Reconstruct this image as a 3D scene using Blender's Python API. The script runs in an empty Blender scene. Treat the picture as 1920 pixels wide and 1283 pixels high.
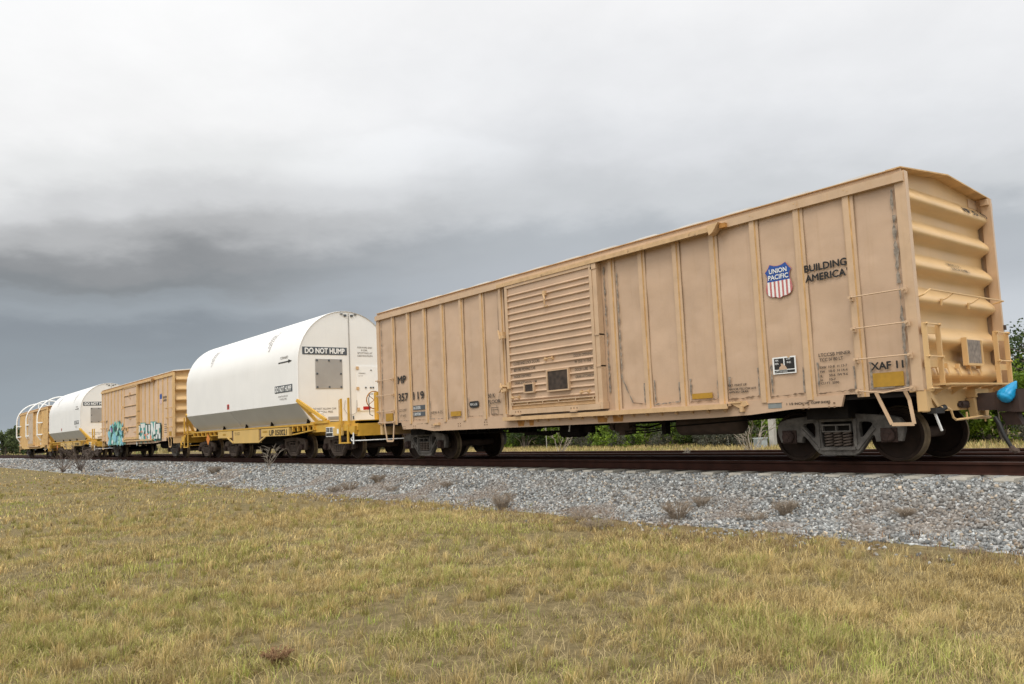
import bpy, math, random
import numpy as np
from mathutils import Vector, Matrix, noise as mnoise
R = random.Random(7)
rng = np.random.default_rng(11)
SC = bpy.context.scene
COL = SC.collection
rad = math.radians

# ------------------------------------------------------------------ camera
CAM = np.array((5.0255, -11.5878, 0.7988))
yaw, pitch, roll = -0.894495, 0.087072, -0.045165
_f = np.array([math.sin(yaw)*math.cos(pitch), math.cos(yaw)*math.cos(pitch), math.sin(pitch)])
_r0 = np.array([math.cos(yaw), -math.sin(yaw), 0.0]); _u0 = np.cross(_r0, _f)
_r = math.cos(roll)*_r0 + math.sin(roll)*_u0
_u = -math.sin(roll)*_r0 + math.cos(roll)*_u0
cd = bpy.data.cameras.new('camera'); cam = bpy.data.objects.new('camera', cd); COL.objects.link(cam)
cam.matrix_world = Matrix(((_r[0], _u[0], -_f[0], CAM[0]), (_r[1], _u[1], -_f[1], CAM[1]),
                           (_r[2], _u[2], -_f[2], CAM[2]), (0, 0, 0, 1)))
cd.sensor_width = 36.0; cd.lens = 27.842; cd.shift_x = 0.008035; cd.shift_y = 0.01578
cd.clip_start = 0.1; cd.clip_end = 6000
SC.camera = cam

# ------------------------------------------------------------------ world
SUN_DIR = Vector((0.36, -0.50, 0.95)).normalized()
SUN_EL = math.asin(SUN_DIR.z); SUN_AZ = math.atan2(SUN_DIR.x, SUN_DIR.y)
W = bpy.data.worlds.new('World'); SC.world = W; W.use_nodes = True
nt = W.node_tree; N = nt.nodes; L = nt.links; N.clear()
def nd(t, **k):
    n = N.new(t)
    for a, b in k.items(): setattr(n, a, b)
    return n
def mth(op, a, b=None, c=None, clamp=False):
    n = nd('ShaderNodeMath', operation=op); n.use_clamp = clamp
    for i, v in enumerate((a, b, c)):
        if v is None: continue
        if isinstance(v, (int, float)): n.inputs[i].default_value = v
        else: L.new(v, n.inputs[i])
    return n.outputs[0]
def sstep(v, a, b, lo=0.0, hi=1.0):
    n = nd('ShaderNodeMapRange', interpolation_type='SMOOTHSTEP')
    L.new(v, n.inputs[0]); n.inputs[1].default_value = a; n.inputs[2].default_value = b
    n.inputs[3].default_value = lo; n.inputs[4].default_value = hi
    return n.outputs[0]
sky = nd('ShaderNodeTexSky', sky_type='NISHITA'); sky.sun_disc = False
sky.sun_elevation = SUN_EL; sky.sun_rotation = SUN_AZ
tc = nd('ShaderNodeTexCoord'); D = tc.outputs['Generated']
def dot(vec):
    n = nd('ShaderNodeVectorMath', operation='DOT_PRODUCT'); L.new(D, n.inputs[0]); n.inputs[1].default_value = vec
    return n.outputs['Value']
fh = Vector((_f[0], _f[1], 0)).normalized(); rh = Vector((fh.y, -fh.x, 0))
dF = dot(fh); dR = dot(rh); dZ = dot((0, 0, 1))
den = mth('MAXIMUM', dF, 0.06)
s0 = mth('DIVIDE', dR, den); t0 = mth('DIVIDE', mth('MAXIMUM', dZ, 0.0), den)
# overcast deck: noise in the plane of the cloud base
pz = mth('ADD', mth('MAXIMUM', dZ, 0.0), 0.22)
cv = nd('ShaderNodeCombineXYZ')
L.new(mth('DIVIDE', dR, pz), cv.inputs[0]); L.new(mth('DIVIDE', dF, pz), cv.inputs[1])
def cnoise(scale, detail, rough, off=0.0, stretch=None):
    src = cv.outputs[0]
    m = nd('ShaderNodeMapping'); L.new(src, m.inputs[0]); m.inputs['Location'].default_value = (off, off*.7, off*.3)
    if stretch: m.inputs['Scale'].default_value = stretch
    n = nd('ShaderNodeTexNoise'); n.inputs['Scale'].default_value = scale
    n.inputs['Detail'].default_value = detail; n.inputs['Roughness'].default_value = rough
    L.new(m.outputs[0], n.inputs['Vector'])
    return n.outputs[0]
n1 = cnoise(1.05, 5, .5, 3.1); n2 = cnoise(2.6, 6, .55, 9.7); n3 = cnoise(5.2, 7, .58, 1.3)
n1c = mth('SUBTRACT', n1, .5); n2c = mth('SUBTRACT', n2, .5); n3c = mth('SUBTRACT', n3, .5)
s = mth('ADD', s0, mth('MULTIPLY', n1c, .34))
t = mth('ADD', t0, mth('ADD', mth('MULTIPLY', n1c, .09), mth('ADD', mth('MULTIPLY', n2c, .068), mth('MULTIPLY', n3c, .036))))
def c8(r, g, b):
    f = lambda v: (v/255/12.92) if v/255 <= .04045 else ((v/255+.055)/1.055)**2.4
    return (f(r), f(g), f(b), 1)
def ramp(v, stops, k=1.0/.7):
    n = nd('ShaderNodeValToRGB'); L.new(mth('MULTIPLY', v, k, clamp=True), n.inputs[0])
    e = n.color_ramp.elements; n.color_ramp.interpolation = 'EASE'
    e[0].position = stops[0][0]*k; e[0].color = c8(*stops[0][1])
    e[1].position = stops[-1][0]*k; e[1].color = c8(*stops[-1][1])
    for p, c in stops[1:-1]:
        q = e.new(p*k); q.color = c8(*c)
    return n.outputs[0]
rl = ramp(t, [(0.0, (168, 177, 184)), (.06, (154, 163, 171)), (.11, (147, 155, 162)), (.145, (142, 149, 156)), (.178, (157, 164, 170)), (.196, (150, 156, 161)), (.212, (138, 142, 145)), (.232, (148, 150, 152)),
              (.27, (184, 185, 186)), (.305, (214, 215, 216)), (.355, (236, 237, 237)), (.42, (250, 250, 250)), (.55, (255, 255, 255))])
rr = ramp(t, [(0.0, (206, 212, 218)), (.12, (204, 209, 215)), (.18, (188, 193, 199)), (.235, (186, 191, 196)), (.28, (213, 216, 219)), (.35, (228, 230, 233)),
              (.45, (240, 241, 243)), (.58, (249, 249, 250))])
mx = nd('ShaderNodeMix', data_type='RGBA'); L.new(sstep(s, -.40, .10), mx.inputs[0]); L.new(rl, mx.inputs[6]); L.new(rr, mx.inputs[7])
# a brighter cumulus head with a soft shaded foot
def blob(sc, tc_, ws, wt, amp):
    a = mth('DIVIDE', mth('SUBTRACT', s, sc), ws); b = mth('DIVIDE', mth('SUBTRACT', t, tc_), wt)
    e = mth('ADD', mth('MULTIPLY', a, a), mth('MULTIPLY', b, b))
    return mth('MULTIPLY', mth('EXPONENT', mth('MULTIPLY', e, -1.0)), amp)
qa = mth('DIVIDE', mth('SUBTRACT', s0, -.125), .155); qb = mth('DIVIDE', mth('SUBTRACT', t0, .335), .075)
qd = mth('ADD', mth('ADD', mth('MULTIPLY', qa, qa), mth('MULTIPLY', qb, qb)), mth('ADD', mth('MULTIPLY', n2c, 2.6), mth('MULTIPLY', n3c, 2.2)))
edge = mth('MULTIPLY', mth('MULTIPLY', sstep(qd, .40, 1.25, .11, 0.0), sstep(t0, .26, .38)), 1.0)
mod = mth('ADD', edge, mth('ADD', blob(.12, .30, .2, .05, -.06), mth('ADD', mth('MULTIPLY', n2c, .13), mth('MULTIPLY', n3c, .11))))
mod = mth('ADD', mod, 1.0)
vm = nd('ShaderNodeVectorMath', operation='SCALE'); L.new(mx.outputs[2], vm.inputs[0]); L.new(mod, vm.inputs['Scale'])
back = nd('ShaderNodeVectorMath', operation='SCALE'); back.inputs[0].default_value = (1.42, 1.42, 1.40)
L.new(mth('MULTIPLY', sstep(dZ, -.05, .80, .46, 1.42), mth('ADD', .80, mth('MULTIPLY', n1, .40))), back.inputs['Scale'])
mb_ = nd('ShaderNodeMix', data_type='RGBA'); L.new(sstep(dF, -.15, .38), mb_.inputs[0])
L.new(back.outputs[0], mb_.inputs[6]); L.new(vm.outputs[0], mb_.inputs[7])
bg1 = nd('ShaderNodeBackground'); L.new(sky.outputs[0], bg1.inputs[0]); bg1.inputs[1].default_value = 0.07
bg2 = nd('ShaderNodeBackground'); L.new(mb_.outputs[2], bg2.inputs[0]); bg2.inputs[1].default_value = 1.0
mxs = nd('ShaderNodeMixShader'); mxs.inputs[0].default_value = 0.95
L.new(bg1.outputs[0], mxs.inputs[1]); L.new(bg2.outputs[0], mxs.inputs[2])
wo = nd('ShaderNodeOutputWorld'); L.new(mxs.outputs[0], wo.inputs[0])

sl = bpy.data.lights.new('sun', 'SUN'); sl.energy = 1.5; sl.angle = rad(26); sl.color = (1.0, .965, .91)
so = bpy.data.objects.new('sun', sl); COL.objects.link(so); so.location = SUN_DIR*60
so.rotation_euler = SUN_DIR.to_track_quat('Z', 'Y').to_euler()

SC.render.engine = 'CYCLES'
SC.view_settings.view_transform = 'Standard'; SC.view_settings.look = 'None'
SC.view_settings.exposure = 0.0; SC.view_settings.gamma = 1.0; SC.view_settings.use_curve_mapping = False
try:
    SC.cycles.max_bounces = 6; SC.cycles.transparent_max_bounces = 8
except Exception: pass

# ------------------------------------------------------------------ materials
MATS = {}
def mat(name, col, rough=.6, metal=0.0, var=.12, vscale=3.0, streak=0.0, streakcol=(.30, .15, .05), bump=0.0, bscale=20.0,
        spot=0.0, spotcol=(.16, .08, .04), spotscale=6.0, dust=0.0, spec=.4):
    if name in MATS: return MATS[name]
    m = bpy.data.materials.new(name); m.use_nodes = True; MATS[name] = m
    T = m.node_tree; n_ = T.nodes; l_ = T.links; b = n_['Principled BSDF']
    b.inputs['Roughness'].default_value = rough; b.inputs['Metallic'].default_value = metal
    b.inputs['Specular IOR Level'].default_value = spec
    b.inputs['Base Color'].default_value = (*col, 1)
    geo = n_.new('ShaderNodeNewGeometry')
    def nz(scale, detail=4, rg=.55, mp=None):
        src = geo.outputs['Position']
        if mp:
            g = n_.new('ShaderNodeMapping'); g.inputs['Scale'].default_value = mp; l_.new(src, g.inputs[0]); src = g.outputs[0]
        k = n_.new('ShaderNodeTexNoise'); k.inputs['Scale'].default_value = scale; k.inputs['Detail'].default_value = detail
        k.inputs['Roughness'].default_value = rg; l_.new(src, k.inputs['Vector']); return k.outputs[0]
    def mapr(v, a, b_, lo, hi):
        k = n_.new('ShaderNodeMapRange'); l_.new(v, k.inputs[0])
        for i, q in zip((1, 2, 3, 4), (a, b_, lo, hi)): k.inputs[i].default_value = q
        return k.outputs[0]
    cur = None
    def mixc(f, a, c):
        k = n_.new('ShaderNodeMix'); k.data_type = 'RGBA'; l_.new(f, k.inputs[0])
        if a is None: k.inputs[6].default_value = (*col, 1)
        else: l_.new(a, k.inputs[6])
        k.inputs[7].default_value = (*c, 1); return k.outputs[2]
    if var:
        f = mapr(nz(vscale, 6), .3, .7, 0, 1)
        k = n_.new('ShaderNodeMix'); k.data_type = 'RGBA'; l_.new(f, k.inputs[0])
        k.inputs[6].default_value = (*[c*(1-var) for c in col], 1); k.inputs[7].default_value = (*[min(1, c*(1+var)) for c in col], 1)
        cur = k.outputs[2]
    if streak:
        f = mapr(nz(1.0, 5, .6, (9, 9, .55)), .56, .76, 0, streak); cur = mixc(f, cur, streakcol)
    if spot:
        f = mapr(nz(spotscale, 8, .65), .60, .72, 0, spot); cur = mixc(f, cur, spotcol)
    if cur is not None: l_.new(cur, b.inputs['Base Color'])
    if bump:
        bp = n_.new('ShaderNodeBump'); bp.inputs['Strength'].default_value = bump; bp.inputs['Distance'].default_value = .02
        l_.new(nz(bscale, 6), bp.inputs['Height']); l_.new(bp.outputs[0], b.inputs['Normal'])
    rr_ = mapr(nz(vscale*2, 4), .3, .7, rough*.85, min(1, rough*1.15)); l_.new(rr_, b.inputs['Roughness'])
    return m
def mat_attr(name, rough=.8, transl=0.0, bump=0.0, spec=.2):
    if name in MATS: return MATS[name]
    m = bpy.data.materials.new(name); m.use_nodes = True; MATS[name] = m
    T = m.node_tree; n_ = T.nodes; l_ = T.links; b = n_['Principled BSDF']
    a = n_.new('ShaderNodeAttribute'); a.attribute_name = 'Col'
    l_.new(a.outputs['Color'], b.inputs['Base Color']); b.inputs['Roughness'].default_value = rough
    b.inputs['Specular IOR Level'].default_value = spec
    if transl:
        tr = n_.new('ShaderNodeBsdfTranslucent'); l_.new(a.outputs['Color'], tr.inputs[0])
        mx_ = n_.new('ShaderNodeMixShader'); mx_.inputs[0].default_value = transl
        l_.new(b.outputs[0], mx_.inputs[1]); l_.new(tr.outputs[0], mx_.inputs[2])
        l_.new(mx_.outputs[0], n_['Material Output'].inputs[0])
    return m

TAN = (.515, .358, .240)
M = dict(
 tan=mat('faded_tan_paint', TAN, .36, spec=.5, var=.085, vscale=1.1, streak=.24, streakcol=(.37, .235, .125), bump=.22, bscale=4, spot=.10, spotcol=(.62, .47, .32), spotscale=3.0),
 rib=mat('tan_rib_paint', (.548, .380, .238), .38, spec=.5, var=.08, vscale=4, streak=.3, streakcol=(.42, .23, .08), spot=.2, spotcol=(.40, .25, .12), spotscale=7),
 rib_orange=mat('orange_tan_paint', (.55, .345, .15), .6, var=.2, vscale=5, streak=.5, streakcol=(.42, .21, .06)),  # more orange, streaked tan for post flanks, roof edge and door foot
 end=mat('yellow_tan_end_paint', (.615, .405, .19), .40, var=.07, vscale=1.5, streak=.14, streakcol=(.44, .24, .06), bump=.05, bscale=4),
 trim=mat('tan_trim_paint', (.58, .385, .205), .5, var=.10, vscale=6, streak=.2, streakcol=(.36, .19, .06), spot=.35, spotcol=(.28, .15, .06), spotscale=9),
 track=mat('weathered_track_paint', (.55, .37, .20), .6, var=.14, vscale=8, spot=.8, spotcol=(.14, .08, .04), spotscale=7),
 seam=mat('dark_panel_seam', (.20, .13, .08), .8, var=.2),
 caulk=mat('peeling_grey_sealant', (.25, .21, .17), .85, var=.6, vscale=14, streak=.9, streakcol=(.10, .07, .05), spot=.8, spotcol=(.46, .33, .22), spotscale=9),
 roof=mat('galvanised_roof_sheet', (.40, .37, .33), .5, metal=.2, var=.15, vscale=2.5, spot=.3, spotcol=(.35, .22, .14), spotscale=3),
 under=mat('underframe_grime', (.016, .0135, .012), .95, spec=.1, var=.4, vscale=5),
 underbrown=mat('rusty_underframe_iron', (.085, .058, .045), .85, var=.3, vscale=6, spot=.4, spotcol=(.14, .09, .06), spotscale=8),
 wheel=mat('wheel_rust_brown', (.026, .017, .013), .8, spec=.15, var=.35, vscale=5, spot=.3, spotcol=(.06, .036, .022), spotscale=7),
 tread=mat('wheel_tread_steel', (.16, .12, .075), .5, metal=.4, var=.3, vscale=8),
 frame=mat('grey_cast_side_frame', (.120, .110, .100), .88, spec=.2, var=.45, vscale=7, spot=.9, spotcol=(.046, .030, .023), spotscale=3.2, bump=.5, bscale=30),
 frameb=mat('brown_cast_side_frame', (.105, .080, .066), .85, spec=.2, var=.3, vscale=5, spot=.4, spotcol=(.045, .03, .025), spotscale=5),
 bearing=mat('brown_bearing_box', (.050, .032, .027), .85, spec=.2, var=.3, vscale=9),
 spring=mat('rusty_spring_steel', (.10, .075, .06), .65, var=.3, vscale=9),
 iron=mat('brown_coupler_iron', (.050, .030, .024), .7, var=.35, vscale=6, spot=.4, spotcol=(.10, .055, .035)),
 black=mat('black_marking_paint', (.018, .017, .016), .6, var=.2),
 blackfade=mat('faded_black_marking', (.10, .075, .055), .7, var=.4, vscale=20),
 white=mat('white_marking_paint', (.78, .78, .76), .55, var=.05),
 blue=mat('emblem_blue', (.020, .075, .30), .5, var=.08),
 red=mat('faded_emblem_red', (.48, .15, .14), .6, var=.2, vscale=9),
 redsign=mat('red_placard', (.55, .03, .03), .5, var=.1),
 ochre=mat('ochre_reflector', (.40, .22, .022), .55, var=.14, vscale=10, spot=.35, spotcol=(.30, .15, .015), spotscale=5),
 rust=mat('orange_rust_stain', (.40, .19, .05), .8, var=.3, vscale=12, spot=.5, spotcol=(.30, .12, .03), spotscale=10),
 plywood=mat('weathered_dark_board', (.045, .032, .024), .8, var=.6, vscale=10, streak=0),
 greywood=mat('weathered_grey_board', (.21, .175, .145), .85, var=.35, vscale=14),
 greyplate=mat('blue_grey_tag', (.21, .23, .225), .6, var=.15),
 can=mat('white_canister_gelcoat', (.80, .79, .765), .38, var=.03, vscale=.9, streak=.16, streakcol=(.62, .59, .53), bump=.02, bscale=1.2),
 canend=mat('white_canister_end', (.76, .745, .71), .42, var=.04, vscale=.8, streak=.18, streakcol=(.58, .54, .46)),
 grey=mat('grey_canister_skirt', (.44, .44, .415), .5, var=.08, vscale=1.2, streak=.2, streakcol=(.36, .34, .29)),
 panelgrey=mat('grey_access_panel', (.36, .34, .315), .42, metal=.2, var=.1, vscale=1.0),
 sign=mat('dark_grey_sign', (.075, .085, .095), .6, var=.1),
 yel=mat('flatcar_yellow', (.58, .335, .045), .5, var=.14, vscale=3, streak=.25, streakcol=(.34, .19, .04), spot=.25, spotcol=(.26, .15, .06), spotscale=4),
 yelpanel=mat('faded_flatcar_yellow', (.60, .40, .13), .5, var=.08, vscale=2),
 diamond=mat('orange_placard', (.62, .20, .03), .5, var=.1),
 hoop=mat('white_hoop_paint', (.84, .84, .82), .4, var=.03),
 bluetarp=mat('bright_blue_plastic', (.010, .27, .52), .32, var=.15, vscale=9),
 bluebar=mat('blue_coupler_bar', (.05, .16, .30), .5, var=.1),
 rail=mat('rusty_rail_steel', (.040, .0165, .0115), .85, spec=.15, var=.3, vscale=5, spot=.4, spotcol=(.060, .030, .020), spotscale=4),
 railtop=mat('worn_rail_head', (.16, .115, .10), .45, metal=.3, var=.2, vscale=3),
 tie=mat('concrete_tie', (.35, .325, .275), .9, var=.2, vscale=6, bump=.2),
 conc=mat('concrete_pole', (.44, .42, .38), .85, var=.12, vscale=5, bump=.2),
 metalbox=mat('pale_metal_cabinet', (.50, .55, .56), .45, metal=.2, var=.1),
 twig=mat('bleached_twig', (.30, .255, .205), .9, var=.3, vscale=6),
 twigdark=mat('grey_brown_twig', (.15, .115, .095), .9, var=.3, vscale=6),
 bark=mat('grey_bark', (.14, .115, .09), .95, var=.3, vscale=6),
 teal=mat('graffiti_teal', (.06, .30, .27), .6, var=.2, vscale=5), mint=mat('graffiti_mint', (.25, .52, .42), .6, var=.25, vscale=4),
 lblue=mat('graffiti_light_blue', (.22, .50, .60), .6, var=.25, vscale=4), gdark=mat('graffiti_dark_green', (.015, .07, .06), .6, var=.2),
 gwhite=mat('graffiti_white', (.66, .68, .66), .6, var=.08), gora=mat('graffiti_orange', (.62, .22, .12), .6, var=.2), gpur=mat('graffiti_violet', (.20, .12, .25), .6, var=.2),
)

# ------------------------------------------------------------------ mesh helpers
class MB:
    def __init__(s): s.v = []; s.f = []; s.m = []; s.mats = []
    def mi(s, m):
        if m not in s.mats: s.mats.append(m)
        return s.mats.index(m)
    def add(s, vs, fs, m=None):
        o = len(s.v); s.v += [tuple(map(float, v)) for v in vs]
        k = s.mi(m) if m else -1
        for f in fs: s.f.append([i+o for i in f]); s.m.append(k)
    def box(s, x0, x1, y0, y1, z0, z1, m=None):
        s.add([(x0, y0, z0), (x1, y0, z0), (x1, y1, z0), (x0, y1, z0), (x0, y0, z1), (x1, y0, z1), (x1, y1, z1), (x0, y1, z1)],
              [(0, 3, 2, 1), (4, 5, 6, 7), (0, 1, 5, 4), (1, 2, 6, 5), (2, 3, 7, 6), (3, 0, 4, 7)], m)
    def bar(s, p, q, w, h, m=None, up=(0, 0, 1)):
        p = Vector(p); q = Vector(q); d = (q-p).normalized(); u = Vector(up)
        a = d.cross(u)
        if a.length < 1e-4: a = d.cross(Vector((0, 1, 0)))
        a.normalize(); b = a.cross(d).normalized()
        vs = []
        for c in (p, q):
            for i, j in ((-1, -1), (1, -1), (1, 1), (-1, 1)): vs.append(c + a*(i*w/2) + b*(j*h/2))
        s.add(vs, [(0, 3, 2, 1), (4, 5, 6, 7), (0, 1, 5, 4), (1, 2, 6, 5), (2, 3, 7, 6), (3, 0, 4, 7)], m)
    def tube(s, pts, r, n=8, m=None, cap=True):
        pts = [Vector(p) for p in pts]; rs = r if isinstance(r, (list, tuple)) else [r]*len(pts)
        vs = []; fs = []; pa = None
        for i, p in enumerate(pts):
            d = (pts[min(i+1, len(pts)-1)] - pts[max(i-1, 0)]).normalized()
            if pa is None:
                a = d.cross(Vector((0, 0, 1)))
                if a.length < .05: a = d.cross(Vector((0, 1, 0)))
            else: a = pa - d*pa.dot(d)
            a.normalize(); pa = a; b = d.cross(a)
            for k in range(n):
                t_ = 2*math.pi*k/n; vs.append(p + (a*math.cos(t_)+b*math.sin(t_))*rs[i])
        for i in range(len(pts)-1):
            for k in range(n): fs.append((i*n+k, i*n+(k+1) % n, (i+1)*n+(k+1) % n, (i+1)*n+k))
        if cap: fs += [tuple(range(n))[::-1], tuple((len(pts)-1)*n+k for k in range(n))]
        s.add(vs, fs, m)
    def lathe_y(s, cx, cz, prof, n=40, m=None, ms=None):
        vs = []; 
        for (r, y) in prof:
            for k in range(n):
                t_ = 2*math.pi*k/n; vs.append((cx+r*math.cos(t_), y, cz+r*math.sin(t_)))
        o = len(s.v); s.v += vs
        for i in range(len(prof)-1):
            mm = ms[i] if ms else m; k_ = s.mi(mm) if mm else -1
            for k in range(n): s.f.append([o+i*n+k, o+i*n+(k+1) % n, o+(i+1)*n+(k+1) % n, o+(i+1)*n+k]); s.m.append(k_)
    def extrude(s, poly, fn0, fn1, m=None):
        """polygon (2d) swept between two mappings"""
        n = len(poly); vs = [fn0(*p) for p in poly]+[fn1(*p) for p in poly]
        s.add(vs, [tuple(range(n)), tuple(range(n, 2*n))[::-1]]+[(i, (i+1) % n, n+(i+1) % n, n+i) for i in range(n)], m)
    def mesh(s, me, fn, m=None):
        s.add([fn(v.co) for v in me.vertices], [tuple(p.vertices) for p in me.polygons], m)
    def build(s, name, m=None, parent=None, shift=(0, 0, 0), loc=(0, 0, 0), smooth=False):
        me = bpy.data.meshes.new(name)
        sh = shift
        me.from_pydata([(a-sh[0], b-sh[1], c-sh[2]) for a, b, c in s.v], [], s.f)
        mats = list(s.mats)
        if -1 in s.m and m is not None:
            k = s.mi(m); mats = list(s.mats); s.m = [k if q < 0 else q for q in s.m]
        for q in mats: me.materials.append(q)
        if len(mats) > 1: me.polygons.foreach_set('material_index', [max(0, q) for q in s.m])
        if smooth: me.polygons.foreach_set('use_smooth', [True]*len(me.polygons))
        me.update()
        o = bpy.data.objects.new(name, me); COL.objects.link(o); o.location = loc
        if parent: o.parent = parent
        return o
def smooth_angle(o, deg=35):
    me = o.data; me.polygons.foreach_set('use_smooth', [True]*len(me.polygons))
    try: me.set_sharp_from_angle(angle=rad(deg))
    except Exception: pass
    return o
def tag(o, label=None, cat=None, group=None, kind=None):
    if label: o['label'] = label
    if cat: o['category'] = cat
    if group: o['group'] = group
    if kind: o['kind'] = kind
    return o
def empty(name, loc):
    o = bpy.data.objects.new(name, None); COL.objects.link(o); o.location = loc; o.empty_display_size = .5; return o
def copy_tree(o, parent=None):
    c = o.copy(); COL.objects.link(c); c.parent = parent
    for ch in list(o.children): copy_tree(ch, c)
    return c
def curve_mesh(splines, extrude=0.0, bevel=0.0):
    cu = bpy.data.curves.new('tmp', 'CURVE'); cu.dimensions = '2D'; cu.fill_mode = 'BOTH'; cu.extrude = extrude
    cu.bevel_depth = bevel; cu.bevel_resolution = 1
    for sp in splines:
        q = cu.splines.new('POLY'); q.points.add(len(sp)-1); q.use_cyclic_u = True
        for i, (a, b) in enumerate(sp): q.points[i].co = (a, b, 0, 1)
    ob = bpy.data.objects.new('tmp', cu); me = bpy.data.meshes.new_from_object(ob)
    bpy.data.objects.remove(ob); return me
_tc = {}
def text_mesh(body, bold=0.0):
    k = (body, bold)
    if k in _tc: return _tc[k]
    cu = bpy.data.curves.new('tmp', 'FONT'); cu.body = body; cu.size = 1.0; cu.offset = bold; cu.fill_mode = 'BOTH'; cu.resolution_u = 3
    ob = bpy.data.objects.new('tmp', cu); me = bpy.data.meshes.new_from_object(ob)
    bpy.data.objects.remove(ob)
    co = np.array([v.co[:2] for v in me.vertices]); fs = [tuple(p.vertices) for p in me.polygons]
    lo = co.min(0); hi = co.max(0); co = (co-lo)/(hi-lo)
    _tc[k] = (co, fs); return _tc[k]
def text(mb, body, a0, b0, a1, b1, fn, m, bold=.008):
    co, fs = text_mesh(body, 0.0); w = bold*(b1-b0)*2.2
    if w > 1e-5:
        p0 = Vector(fn(a0, b0)); nrm = (Vector(fn(a0+.01, b0))-p0).cross(Vector(fn(a0, b0+.01))-p0).normalized()
        for k, (da, db) in enumerate(((w, 0), (w/2, w*.5), (w/2, -w*.5))):
            mb.add([tuple(Vector(fn(a0+da+(a1-a0-w)*u, b0+db+(b1-b0)*v))+nrm*.0013*(k+1)) for u, v in co], fs, m)
        a1 -= w
    mb.add([fn(a0+(a1-a0)*u, b0+(b1-b0)*v) for u, v in co], fs, m)
def quad(mb, a0, b0, a1, b1, fn, m):
    mb.add([fn(a0, b0), fn(a1, b0), fn(a1, b1), fn(a0, b1)], [(0, 1, 2, 3)], m)
def poly(mb, pts, fn, m): mb.add([fn(*p) for p in pts], [tuple(range(len(pts)))], m)
def jag(mb, x0, z0, x1, z1, w, fn, m, step=.06, rough=.55):
    """ragged strip of peeling sealant"""
    Ln = math.hypot(x1-x0, z1-z0); k = max(2, int(Ln/step)); dx, dz = (x1-x0)/Ln, (z1-z0)/Ln
    A = []; B = []
    for i in range(k+1):
        t_ = i/k; wa = w*(.5+rough*(R.random()-.5)); wb = w*(.5+rough*(R.random()-.5))
        if R.random() < .26: wa = wb = w*.05
        px, pz = x0+(x1-x0)*t_, z0+(z1-z0)*t_
        A.append((px-dz*wa, pz+dx*wa)); B.append((px+dz*wb, pz-dx*wb))
    for i in range(k):
        mb.add([fn(*A[i]), fn(*A[i+1]), fn(*B[i+1]), fn(*B[i])], [(0, 1, 2, 3)], m)
YC = 1.58     # train centre line
# ------------------------------------------------------------------ numpy noise
def vnoise(x, y, seed=0):
    g = np.random.default_rng(seed).random((256, 256))
    xi = np.floor(x).astype(int); yi = np.floor(y).astype(int); fx = x-xi; fy = y-yi
    fx = fx*fx*(3-2*fx); fy = fy*fy*(3-2*fy)
    a = g[xi % 256, yi % 256]; b = g[(xi+1) % 256, yi % 256]; c = g[xi % 256, (yi+1) % 256]; d = g[(xi+1) % 256, (yi+1) % 256]
    return (a*(1-fx)+b*fx)*(1-fy)+(c*(1-fx)+d*fx)*fy
def fbm(x, y, seed=0, o=4):
    t_ = 0; a = .5; s_ = 0
    for i in range(o): t_ = t_+a*vnoise(x*2**i+17*i, y*2**i+31*i, seed+i); s_ += a; a *= .5
    return t_/s_
def np_mesh(name, verts, faces_flat, sizes, cols, material):
    me = bpy.data.meshes.new(name); nv = len(verts)
    me.vertices.add(nv); me.vertices.foreach_set('co', np.ascontiguousarray(verts, dtype=np.float32).ravel())
    me.loops.add(len(faces_flat)); me.loops.foreach_set('vertex_index', np.ascontiguousarray(faces_flat, dtype=np.int32))
    me.polygons.add(len(sizes)); st = np.concatenate(([0], np.cumsum(sizes)[:-1])).astype(np.int32)
    me.polygons.foreach_set('loop_start', st)
    try: me.polygons.foreach_set('loop_total', np.asarray(sizes, dtype=np.int32))
    except Exception: pass
    if cols is not None:
        at = me.color_attributes.new('Col', 'FLOAT_COLOR', 'POINT')
        c4 = np.ones((nv, 4), np.float32); c4[:, :3] = cols; at.data.foreach_set('color', c4.ravel())
    me.materials.append(material); me.update(calc_edges=True); me.validate()
    o = bpy.data.objects.new(name, me); COL.objects.link(o); return o
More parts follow.
